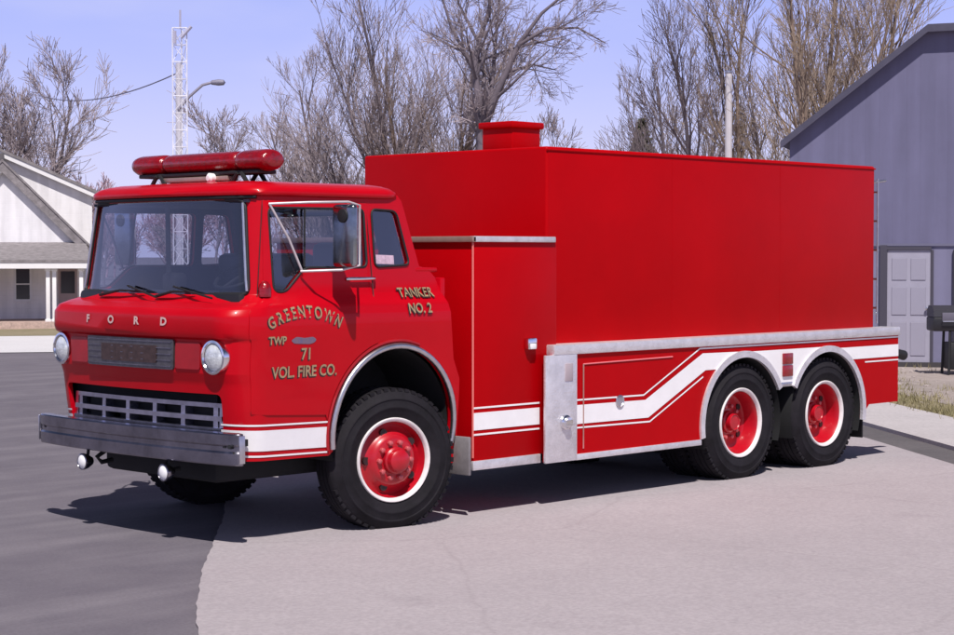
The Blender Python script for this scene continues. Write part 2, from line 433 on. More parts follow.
XS = -2.70; A_, LC, RY, BOW = .86, .32, .22, .06
FT = [(.40, -3.06), (.55, -3.10), (1.10, -3.165), (1.17, -3.19), (1.395, -3.19), (1.412, -3.222), (1.45, -3.238), (1.56, -3.232), (1.605, -3.20), (1.635, -3.11), (1.65, -3.03), (1.70, -2.995), (2.34, -2.925), (2.44, -2.93)]
WT = [(.36, 1.06), (.55, 1.07), (.9, 1.10), (1.40, 1.125), (1.55, 1.13), (1.62, 1.11), (1.70, 1.05), (1.78, 1.035), (2.3, .985), (2.37, .975), (2.44, .955)]
def lerp_t(T, z):
    if z <= T[0][0]: return T[0][1]
    for (a, p), (b, q) in zip(T, T[1:]):
        if z <= b: return p + (q-p)*(z-a)/(b-a)
    return T[-1][1]
XCT = [(.5, -2.86), (1.60, -2.86), (1.68, -2.72), (2.5, -2.70)]
def skin0(u, z):
    f, wd = lerp_t(FT, z), lerp_t(WT, z); s = 1 if u >= 0 else -1; a = abs(u)
    if a <= A_:
        t = a/A_; return Vector((f + BOW*t*t, -s*t*(wd-RY), z))
    if a <= A_+LC:
        th = (a-A_)/LC*PI/2; xc = lerp_t(XCT, z); rx = xc-(f+BOW)
        return Vector((xc - rx*math.cos(th), -s*((wd-RY) + RY*math.sin(th)), z))
    k = a-A_-LC; return Vector((XS + k + (lerp_t(XCT, z)-XS)*max(0, 1-k/.35), -s*wd, z))
def skin(u, z, off=0.):
    p = skin0(u, z)
    if off:
        e = .004; du = skin0(u+e, z)-skin0(u-e, z); dz = skin0(u, z+e)-skin0(u, z-e)
        n = dz.cross(du).normalized(); c = Vector((-2.0, 0, z))
        if n.dot(p-c) < 0: n = -n
        p = p + n*off
    return p
UX = lambda x: A_+LC+(x-XS)            # x on the side -> u
UC = [s*(1.18+k) for s in (-1, 1) for k in (0, .1, .2, .35)] + [s*(A_+LC*i/8) for s in (-1, 1) for i in range(9)] + [A_*i/8 for i in range(-8, 9)]
ZC = sorted(set([a for a, _ in FT]+[a for a, _ in WT]+[.75, 1.0, 1.25, 1.9, 2.05, 2.2]))
def half(pts, s): return [(s*UX(x), z) for x, z in pts]

AX, AZ, AR = -1.67, .72, .585                          # front wheel arch
win = round_poly([(-2.745, 2.29), (-2.725, 1.715), (-2.63, 1.715), (-2.45, 1.88), (-1.875, 1.88), (-1.875, 2.295)], .05)
qwin = round_poly([(-1.80, 2.295), (-1.555, 2.285), (-1.455, 1.895), (-1.80, 1.88)], .05)
wsw = A_+.42*LC
wshield = round_poly([(-wsw, 1.695), (wsw, 1.695), (wsw-.03, 2.345), (-wsw+.03, 2.345)], .07)
grille = round_poly([(-.885, .72), (.885, .72), (.885, 1.03), (-.885, 1.03)], .05)
side = [(-2.28, .57)] + [p for p in arc(AX, AZ, AR, 192, -12, 30)] + [(-1.085, .42), (-1.02, .42), (-1.02, 1.05), (-1.09, 1.20), (-1.14, 1.60), (-1.16, 1.70), (-1.20, 1.80), (-1.27, 1.865), (-1.355, 1.885), (-1.37, 1.93), (-1.49, 2.36), (-1.52, 2.40)]
outline = [(0, .60)] + half(side, 1) + half(side[::-1], -1)
cab = sheet([outline, wshield, grille, half(win, 1), half(win, -1), half(qwin, 1), half(qwin, -1)], skin, 'cab', M['red_cab'], truck, UC, ZC, thick=.035, m2=M['liner'])
# nothing of the skin above the roof line: roof dome closes it
mb = MB(); prev = None
def per(z, k, lift, inset):
    us = [A_*i/6 for i in range(7)] + [A_+LC*i/6 for i in range(1, 7)] + [UX(x) for x in (-2.4, -2.1, -1.8, -1.66)]
    pts = []
    for s in (1, -1):
        row = [skin0(s*u, 2.40) for u in us]
        e = row[-1]
        for t in (.35, .75, 1.): row.append(Vector((e.x+.16*math.sin(t*PI/2), e.y*(1-.14*t*t), 2.40)))
        pts.append(row)
    ring = pts[0] + pts[1][::-1][:-1]
    c = Vector((-2.2, 0, 0)); out = []
    for p in ring:
        d = Vector((p.x-c.x, p.y-c.y, 0)); L = d.length
        q = c + d*(1 + k/L if inset is None else inset); out.append(Vector((q.x, q.y, z + lift)))
    return out
rings = [per(2.375, .0, 0, None), per(2.375, .035, 0, None), per(2.392, .045, 0, None), per(2.418, .035, 0, None), per(2.444, -.005, 0, None), per(2.462, -.07, 0, None), per(2.476, -.17, 0, None)]
rings += [per(2.484, 0, 0, .68), per(2.490, 0, 0, .42), per(2.492, 0, 0, .15)]
for ring in rings:
    vs = [mb.bm.verts.new(p) for p in ring]
    if prev:
        for i in range(len(vs)): mb.bm.faces.new((prev[i], prev[(i+1) % len(vs)], vs[(i+1) % len(vs)], vs[i]))
    prev = vs
mb.bm.faces.new(prev)
roof = mb.build('cab_roof', M['red_cab'], truck, sharp=50)
# back of the cab with its window, shelf and lower wall
bw = [(-.94, 1.885), (.94, 1.885), (.90, 2.38), (-.90, 2.38)]
rw_ = round_poly([(-.72, 1.96), (.72, 1.96), (.70, 2.26), (-.70, 2.26)], .05)
backf = lambda y, z, o: Vector((-1.42 - (z-1.9)*.26 + o, y, z))
sheet([bw, rw_], backf, 'cab_back', M['liner'], truck, thick=.03)
sheet([rw_], backf, 'rear_window', M['glass_side'], truck, off=-.012)
mb = MB(); mb.box((-1.40, -1.03, 1.84), (-1.17, 1.03, 1.875), .01); mb.box((-1.17, -1.06, 1.33), (-1.12, 1.06, 1.80), .01)
mb.build('cab_rear_wall', M['red_cab'], truck)

# glazing
ws = sheet([wshield], skin, 'windshield', M['glass'], truck, UC, ZC, off=-.014)
def frame_strip(poly, name, m, parent, r, off, n=6, closed=True):
    pts = [skin(u, z, off) for u, z in poly]
    if closed: pts = pts + [pts[0], pts[1]]
    return MB().tube(pts, r, n, cap=False).build(name, m, parent, sharp=80)
frame_strip(wshield, 'gasket', M['black'], ws, .014, .002)
# bright strip at both upright edges of the windshield
for s in (-1, 1):
    pts = [skin(s*(wsw-.012-.03*t), 1.72+.60*t, .012) for t in [i/8 for i in range(9)]]
    MB().tube(pts, .011, 6).build('edge_trim', M['steel'], ws, sharp=80)
# black strip standing in for the shade under the roof brow
frame_strip([(u, 2.362) for u in rng(-1.05, 1.05, .1)], 'brow_shade_strip', M['black'], truck, .014, .012, closed=False)

arcpts = arc(AX, AZ, AR+.07, 171, 107, 14)
door_out = [(-2.79, 2.335), (-2.805, .90), (-2.33, .86)] + arcpts + [(-1.845, 2.335)]
for s in (1, -1):
    d = sheet([half(door_out, s), half(win, s)], skin, 'door', M['red_cab'], truck, [UX(XS)*s], ZC, thick=.02, off=.007)
    frame_strip(half(door_out, s), 'door_gap', M['ink'], d, .0035, .002, 5)
    p = sheet([half(win, s)], skin, 'window', M['glass_side'], d, [], ZC, off=-.012)
    frame_strip(half(win, s), 'window_seal', M['black'], p, .009, .004)
    MB().tube([skin(s*UX(-2.455), 1.885, .004), skin(s*UX(-2.42), 2.29, .004)], .008, 6).build('vent_bar', M['black'], p)
    q = sheet([half(qwin, s)], skin, 'quarter_window', M['glass_side'], truck, [], ZC, off=-.012)
    frame_strip(half(qwin, s), 'window_seal', M['black'], q, .008, .004)
    mbh = MB().tube([skin(s*UX(-2.08), 1.797, .01), skin(s*UX(-2.06), 1.797, .035), skin(s*UX(-1.84), 1.797, .035), skin(s*UX(-1.82), 1.797, .01)], .013, 8)
    mbh.build('handle', M['chrome'], d, sharp=60)
# a pale inspection sticker in the lower front of the near quarter window
sheet([[(UX(-1.775), 1.905), (UX(-1.60), 1.90), (UX(-1.60), 1.965), (UX(-1.775), 1.97)]], skin, 'sticker', mat('sticker', (.62, .45, .56), .6, noise=(40, .3)), truck, off=-.006)

# front: nameplate band, headlights, letters
band = [(-.86, 1.185), (.86, 1.185), (.86, 1.385), (-.86, 1.385)]
for s in (-1, 1):
    sheet([round_poly([(s*.50, 1.195), (s*.73, 1.195), (s*.73, 1.375), (s*.50, 1.375)], .02)], skin, 'grille_side_panel', M['red_dull'], truck, UC, [], thick=.02, off=.012)
pl = sheet([round_poly([(-.485, 1.185), (.485, 1.185), (.485, 1.392), (-.485, 1.392)], .02)], skin, 'nameplate', M['nameplate'], truck, UC, [], thick=.03, off=.018)
sheet([round_poly([(-.30, 1.225), (.32, 1.225), (.32, 1.345), (-.30, 1.345)], .015)], skin, 'nameplate_centre', M['nameplate2'], pl, UC, [], thick=.01, off=.024)
mb = MB()
for k in range(5): mb.tube([skin(u, 1.205+k*.042, .021) for u in rng(-.47, .47, .06)], .004, 4)
mb.build('nameplate_rib', M['chrome_old'], pl)
for s in (-1, 1):
    c = skin(s*.86, 1.282, 0); nrm = (skin(s*.84, 1.282, .1)-skin(s*.84, 1.282, 0)).normalized()
    nrm = (nrm + Vector((-1.2, 0, 0))).normalized()
    mb = MB(); mb.lathe([(.128, -.03), (.132, .012), (.128, .03), (.112, .034), (.104, .022)], 36, 'Z')
    h = mb.build('headlight', M['chrome'], truck, sharp=50)
    h.location = c; h.rotation_euler = nrm.to_track_quat('Z', 'Y').to_euler(); h.scale = (.90, .90, .9)
    mb = MB(); mb.lathe([(.106, .014), (.095, .026), (.07, .038), (.035, .045), (0, .047)], 32, 'Z'); mb.build('lens', M['lens'], h, sharp=60)
    mb = MB(); mb.lathe([(.100, .006), (.08, -.02), (.04, -.05), (0, -.06)], 28, 'Z'); mb.build('reflector', M['lens_dark'], h, sharp=60)
M['letter'] = mat('letter_chrome', (.75, .48, .42), .3, .3)
for ch, u in zip('FORD', (-.424, -.143, .143, .424)): put_words([(ch, .075, u, 1.512, 0, 1.15, .003)], skin, 'front_letter', M['letter'], truck, .006)
# lower grille: black cavity and chrome egg-crate
mb = MB(); mb.box((-2.98, -.98, .62), (-2.95, .98, 1.16)); mb.box((-3.08, -.84, 1.04), (-2.96, .84, 1.06)); mb.build('grille_cavity', M['well'], truck)
mb = MB()
gp = lambda u, z, d: Vector((-3.085 + .05*(u/.9)**2 + d, u, z))
def gbar(z0, z1, d0, d1, u0=-.87, u1=.87):
    us = rng(u0, u1, .1)
    for a, b in zip(us, us[1:]):
        P = [gp(a, z0, d0), gp(b, z0, d0), gp(b, z1, d0), gp(a, z1, d0), gp(a, z0, d1), gp(b, z0, d1), gp(b, z1, d1), gp(a, z1, d1)]
        mb.quad(*P[:4]); mb.quad(P[3], P[2], P[6], P[7]); mb.quad(P[0], P[1], P[5], P[4])
gbar(.935, .965, -.01, .07); gbar(.845, .878, -.02, .07); gbar(.765, .80, -.03, .06); gbar(.70, .72, -.03, .06)
for u in (-.86, -.80, -.47, -.16, .16, .47, .80, .86):
    a, b = u-.022, u+.022
    mb.quad(gp(a, .70, -.012), gp(b, .70, -.012), gp(b, .95, -.006), gp(a, .95, -.006))
    mb.quad(gp(a, .70, -.012), gp(a, .95, -.006), gp(a, .95, .07), gp(a, .70, .07)); mb.quad(gp(b, .70, -.012), gp(b, .95, -.006), gp(b, .95, .07), gp(b, .70, .07))
mb.build('grille_bars', mat('grille_chrome', (.48, .48, .60), .22, .95, noise=(9, .3)), truck, merge=True)

# bumper: rolled channel wrapping both corners
plan = [(-3.125, -1.185), (-3.145, -1.18), (-3.165, -1.165), (-3.185, -1.13), (-3.20, -1.05), (-3.22, -.9), (-3.245, -.6), (-3.26, -.3), (-3.265, 0)]
plan = plan + [(x, -y) for x, y in plan[-2::-1]]
prof = [(-.045, .572), (-.006, .574), (.0, .582), (.0, .655), (-.010, .668), (-.010, .700), (.0, .713), (.0, .778), (-.006, .786), (-.07, .788)]
mb = MB(); prev = None
for i, (x, y) in enumerate(plan):
    a, b = Vector(plan[max(0, i-1)]), Vector(plan[min(len(plan)-1, i+1)]); t = (b-a).normalized(); n = Vector((-t.y, t.x))
    if n.dot(Vector((x+2.2, y))) < 0: n = -n
    row = [mb.bm.verts.new((x+n.x*o, y+n.y*o, z)) for o, z in prof]
    if prev:
        for k in range(len(row)-1): mb.bm.faces.new((prev[k], prev[k+1], row[k+1], row[k]))
    prev = row
bump = mb.build('bumper', M['chrome_old'], truck, sharp=30)
so = bump.modifiers.new('thick', 'SOLIDIFY'); so.thickness = .006; so.offset = -1
for s in (-1, 1):
    mb = MB(); mb.box((-3.165, s*1.192-.004, .59), (-3.118, s*1.192+.004, .775), .003); mb.build('end_plate', M['steel'], bump)
mb = MB().tube([(-3.18, -1.13, .70), (-3.21, -1.14, .705)], .014, 8); mb.build('bumper_bolt', M['black'], bump)
for s in (-1, 1):                                          # driving lamps hung below the bumper
    mb = MB(); mb.lathe([(.0, -.075), (.03, -.07), (.052, -.03), (.060, .0), (.060, .012), (.054, .016), (.05, .008)], 24, 'X', (-3.25, s*.485, .485), -1)
    f = mb.build('fog_lamp', M['chrome_old'], truck, sharp=50)
    mb = MB(); mb.lathe([(.052, .008), (.04, .018), (.02, .024), (0, .026)], 24, 'X', (-3.25, s*.485, .485), -1); mb.build('lens', M['white'], f)
    mb = MB(); mb.tube([(-3.21, s*.485, .53), (-3.20, s*.485, .60)], .012, 6); mb.build('bracket', M['under'], f)
for s in (-1, 1): MB().tube([(-3.12, s*.40, .56), (-3.19, s*.40, .52), (-3.15, s*.40, .48), (-3.06, s*.40, .49)], .018, 8).build('tow_hook', M['under'], truck, sharp=60)

# lower side stripes of the cab
def sidestrip(x0, x1, z0, z1, name, m, off, s):
    return sheet([half([(x0, z0), (x1, z0), (x1, z1), (x0, z1)], s)], skin, name, m, truck, [s*UX(-2.7), s*1.18]+[s*(A_+LC*i/8) for i in range(9)], ZC, off=off)
AL = lambda z, r=AR: AX - math.sqrt(max(0, r*r-(z-AZ)**2))
for s in (1, -1):
    x0 = -3.01
    sheet([half([(x0, .655), (AL(.655, .64), .632), (AL(.78, .64), .775), (x0, .795)], s)], skin, 'white_stripe', M['white'], truck, UC, ZC, off=.004)
    sheet([half([(x0, .822), (AL(.80, .64), .803), (AL(.80, .64), .815), (x0, .835)], s)], skin, 'pin_stripe', M['white'], truck, UC, ZC, off=.004)
    sheet([half([(x0, .612), (AL(.60, .64), .592), (AL(.60, .64), .604), (x0, .626)], s)], skin, 'pin_stripe', M['white'], truck, UC, ZC, off=.004)
    # bright lip around the wheel opening
    pts = [skin(s*UX(x), z, .012) for x, z in arc(AX, AZ, AR+.012, 190, -14, 36)]
    MB().tube(pts, .023, 8).build('arch_lip', M['steel'], truck, sharp=60)
    pts = [skin(s*UX(x), z, .004) for x, z in arc(AX, AZ, AR+.05, 190, 70, 26)]
    MB().tube(pts, .012, 6).build('arch_bead', M['red_dull'], truck, sharp=60)
    # dark liner behind the opening
    mb = MB(); a = arc(AX, AZ, AR-.005, 200, -20, 28)
    for (x, z), (x2, z2) in zip(a, a[1:]): mb.quad((x, -s*1.05, z), (x2, -s*1.05, z2), (x2, -s*.45, z2), (x, -s*.45, z))
    mb.build('wheel_well', M['well'], truck, merge=True)
    # rubber flap behind the front wheel
    mb = MB(); mb.box((-1.045, -s*1.10-.13, .335), (-1.02, -s*1.10+.10, .62), .006); mb.build('mud_flap', mat('flap', (.22, .20, .21), .6, noise=(8, .3)), truck)
    mb = MB(); c = skin(s*(A_+LC*.72), 1.70, 0)
    mb.lathe([(.045, -.03), (.046, .02), (.036, .055), (.018, .075), (0, .08)], 18, 'Z', c + Vector((0, 0, .015))); mb.build('turn_signal', M['red_lens'], truck)

# lettering on the doors
def door_words(s):
    it = []
    arch_txt = 'GREENTOWN'; Rr = .687; cx, cz = -2.54, 1.575-.687
    span = R(58); adv = [1.08, .95, .82, .82, 1.06, .86, 1.15, 1.42, 1.06]
    for i, ch in enumerate(arch_txt):
        a = -span/2 + span*(sum(adv[:i])+adv[i]/2)/sum(adv)
        it.append((ch, .112, cx + Rr*math.sin(a), cz + Rr*math.cos(a), -a, .76, .002))
    it += [('TWP', .075, -2.785, 1.388, 0, .95, .002), ('71', .112, -2.525, 1.288, 0, .9, .002), ('VOL. FIRE CO.', .108, -2.535, 1.17, 0, .86, .002)]
    it += [('TANKER', .100, -1.435, 1.690, 0, .92, .0015), ('NO. 2', .098, -1.445, 1.578, 0, .92, .0015)]
    return it
base = [(t, sz, x, z, a, sq, b) for t, sz, x, z, a, sq, b in door_words(1)]
def left(x, z, o):
    D = lerp_t(XCT, z)-XS; k = x-XS
    if k < .35 and D < 0: k = (x-XS-D)/(1-D/.35)
    return skin(A_+LC+k, z, o)
right = lambda x, z, o: skin(-UX(2*-2.0 - x), z, o)
for grp in (base[:9], base[9:10], base[10:11], base[11:12], base[12:13], base[13:]):
    w_ = put_words(grp, left, 'gold_lettering', M['gold'], truck, .0095)
    put_words([(t, sz, x-.007, z-.007, a, sq, b+.002) for t, sz, x, z, a, sq, b in grp], left, 'lettering_shadow', M['ink'], w_, .0083)
sheet([round_poly([(-2.64, 1.366), (-2.50, 1.358), (-2.46, 1.368), (-2.44, 1.388), (-2.47, 1.408), (-2.55, 1.402), (-2.62, 1.412), (-2.67, 1.388)], .015)], left, 'emblem', M['blue_ink'], truck, [], ZC, off=.0095)

# cab interior
mb = MB(); mb.box((-2.93, -1.0, 1.30), (-1.25, 1.0, 1.34)); mb.build('cab_floor', M['liner'], truck)
mb = MB(); mb.box((-2.97, -.95, 1.36), (-2.70, .95, 1.715), .04); mb.build('dashboard', M['seat'], truck)
mb = MB(); us = rng(-1.0, 1.0, .2)
mb.box((-2.86, -.9, 2.325), (-1.62, .9, 2.345)); mb.build('headliner', M['liner'], truck)
for y in (-.55, .05, .58):
    mb = MB(); mb.box((-2.25, y-.25, 1.34), (-1.70, y+.25, 1.66), .05); mb.box((-1.78, y-.25, 1.60), (-1.62, y+.25, 2.06 if y < 0 else 1.98), .05)
    mb.build('seat', M['seat'], truck)
mb = MB(); t = [Vector((.22*math.cos(a), .22*math.sin(a), 0)) for a in [2*PI*i/24 for i in range(25)]]
mw = Matrix.Translation((-2.60, -.55, 1.84)) @ Matrix.Rotation(R(-28), 4, 'Y')
mb.tube([mw @ p for p in t], .014, 8); mb.tube([mw @ Vector((-.21, 0, 0)), mw @ Vector((.21, 0, 0))], .012, 6); mb.tube([mw @ Vector((0, -.21, 0)), mw @ Vector((0, .21, 0))], .012, 6)
mb.tube([mw @ Vector((0, 0, 0)), mw @ Vector((0, 0, -.35))], .03, 8)
mb.build('steering_wheel', M['black'], truck, sharp=60)
mb = MB(); mb.box((-2.84, -.06, 1.70), (-2.72, .10, 1.84), .03); mb.tube([(-2.86, -.02, 1.84), (-2.86, -.01, 2.33)], .018, 8); mb.build('dash_fan', M['black'], truck)

# wipers
for y0, y1 in ((.62, .05), (-.10, -.52)):
    a = skin(-y0, 1.665, .02); b = skin(-y1, 1.70, .03)
    mb = MB(); mb.tube([a, (a+b)/2 + Vector((-.02, 0, .02)), b], [.012, .009, .006], 6)
    c = skin(-(y1+.24*(1 if y0 > 0 else 1)), 1.745, .02); d = skin(-(y1-.22), 1.64, .035)
    mb.tube([c, d], .008, 5); mb.build('wiper', M['black'], truck)

# west-coast mirrors
for s in (1, -1):
    Y = lambda y: -s*y
    mb = MB()
    top = [(-2.74, Y(.99), 2.315), (-2.55, Y(1.18), 2.325), (-2.32, Y(1.33), 2.33), (-2.21, Y(1.32), 2.31), (-2.20, Y(1.31), 2.10), (-2.20, Y(1.31), 1.895), (-2.33, Y(1.27), 1.865), (-2.52, Y(1.06), 1.855)]
    mb.tube(top, .009, 8)
    mb.tube([(-2.74, Y(.995), 2.315), (-2.60, Y(1.03), 2.08), (-2.50, Y(1.05), 1.86)], .009, 8)
    br = mb.build('mirror_bracket', M['bracket'], truck, sharp=60)
    mb = MB(); mb.box((-2.345, Y(1.29)-.112, 1.885), (-2.285, Y(1.29)+.112, 2.315), .03, 3); hd = mb.build('mirror', M['mirror'], truck)
    mb = MB(); mb.box((-2.284, Y(1.30)-.078, 1.92), (-2.280, Y(1.30)+.078, 2.29)); mb.build('mirror_glass', M['chrome'], hd)
    mb = MB(); mb.lathe([(.050, -.006), (.047, .010), (.02, .016), (0, .016)], 18, 'X', (-2.345, Y(1.30), 2.235), -1); mb.build('mirror_dark_reflection', M['black'], hd)  # black disc standing in for the dark oval mirrored in the stainless back

# light bar
pro = [(.115*math.cos(a)*(1 if math.sin(a) > -.5 else .95), .078*math.sin(a)) for a in [2*PI*i/24 for i in range(24)]]
def barseg(y0, y1, k0=1., k1=1., name='lens', m=None, parent=None):
    mb = MB(); secs = [(y0, k0*.55), (y0+.008, k0*.76), (y0+.03, k0*.93), (y0+.07, k0), (y1-.07, k1), (y1-.03, k1*.93), (y1-.008, k1*.76), (y1, k1*.55)]; prev = None
    for y, k in secs:
        row = [mb.bm.verts.new((-2.515+x*k, y, 2.630+z*k)) for x, z in pro]
        if prev:
            for i in range(24): mb.bm.faces.new((prev[i], prev[(i+1) % 24], row[(i+1) % 24], row[i]))
        else: mb.bm.faces.new(row)
        prev = row
    mb.bm.faces.new(prev); return mb.build(name, m, parent, sharp=40)
mb = MB(); mb.box((-2.60, -.70, 2.535), (-2.43, .70, 2.563), .008)
lb = mb.build('light_bar', M['black'], truck)
barseg(-.785, -.44, name='lens', m=M['red_lens'], parent=lb); barseg(-.455, .415, .96, .96, 'lens', M['red_lens'], lb); barseg(.405, .785, name='lens', m=M['red_lens'], parent=lb)
for y in (-.50, .45):
    for x in (-2.60, -2.43):
        for k in (-1, 1): MB().tube([(x, y+k*.09, 2.47), (x, y+k*.02, 2.545)], .017, 6).build('bar_foot', M['black'], lb)
mb = MB(); mb.lathe([(.034, -.02), (.036, .015), (.02, .03), (0, .032)], 18, 'X', (-2.62, -.20, 2.515), -1); mb.build('work_lamp', M['white'], lb)
mb = MB(); mb.box((-2.60, -.36, 2.495), (-2.50, .40, 2.53), .006); mb.build('siren_speaker', M['brass'], lb)

# ---- tank and body
HW = 1.058
mb = MB(); mb.box((0, -HW, 1.20), (4.72, HW, 2.817), .022, 3); tank = mb.build('water_tank', M['red'], truck)
mb = MB(); mb.tube([(0, -HW-.002, 2.79), (4.72, -HW-.002, 2.79)], .008, 6); mb.build('tank_seam', M['red'], tank)
for x in (1.58, 3.15):
    for s in (-1, 1):
        mb = MB(); mb.box((x-.002, s*HW-.0008, 1.30), (x+.002, s*HW+.0008, 2.77)); mb.build('tank_weld', M['red'], tank)
mb = MB(); mb.box((.55, -.175, 2.81), (.90, .175, 3.045), .012); ft = mb.build('fill_tower', M['red'], tank)
mb = MB(); mb.box((.525, -.20, 3.03), (.925, .20, 3.085), .012); mb.build('lid', M['red'], ft)
mb = MB(); mb.tube([(.53, -.19, 2.83), (.92, -.19, 2.83), (.92, .19, 2.83), (.53, .19, 2.83), (.53, -.19, 2.83)], .02, 6); mb.build('flange', M['red'], ft)
# rail up the rear corner
mb = MB(); mb.tube([(4.79, -HW+.01, 1.30), (4.79, -HW+.01, 2.70)], .009, 8); mb.tube([(4.72, -HW+.03, 2.66), (4.91, -HW+.0, 2.685)], .012, 6); mb.tube([(4.72, -HW+.03, 1.40), (4.79, -HW+.01, 1.40)], .01, 6)
mb.tube([(4.79, -.60, 1.30), (4.79, -.60, 2.75)], .014, 8)
for k in range(5): mb.tube([(4.79, -HW+.01, 1.45+k*.28), (4.79, -.60, 1.45+k*.28)], .012, 6)
mb.build('rear_ladder', M['steel'], tank, sharp=60)

# forward equipment box
BY = 1.14
mb = MB(); mb.box((-.91, -BY, .42), (.03, BY, 2.075), .012); fb = mb.build('equipment_box', M['red'], truck)
mb = MB()
for s in (-1, 1): mb.box((-.925, s*BY-.022, 2.064), (-.005, s*BY+.022, 2.108), .006)
mb.build('box_trim', M['plate'], fb)
mb = MB(); mb.box((-.935, -BY-.022, 2.063), (-.895, BY+.022, 2.107), .006); mb.build('front_trim', M['brass'], fb)  # front run in a darker, browner colour than the side runs
mb = MB(); mb.tube([(-.912, -BY-.001, .45), (-.912, -BY-.001, 2.06)], .008, 6); mb.build('corner_bead', mat('bead', (.75, .18, .16), .35), fb)
for s in (-1, 1):
    mb = MB(); mb.box((-.92, s*BY-.014, .355), (-.17, s*BY+.014, .425), .005); mb.build('kick_strip', M['plate'], fb)
    for z0, z1, nm in ((.655, .785, 'white_stripe'), (.815, .828, 'pin_stripe'), (.615, .628, 'pin_stripe')):
        mb = MB(); mb.box((-.905, s*(BY+.001)-.003, z0), (-.175, s*(BY+.001)+.003, z1)); mb.build(nm, M['white'], fb)
mb = MB(); mb.box((-.35, -BY-.05, 1.24), (-.25, -BY-.001, 1.33), .012); cl_ = mb.build('clearance_lamp', M['chrome'], fb)
mb = MB(); mb.box((-.33, -BY-.058, 1.245), (-.27, -BY-.048, 1.285), .003); mb.build('lens', M['white'], cl_)

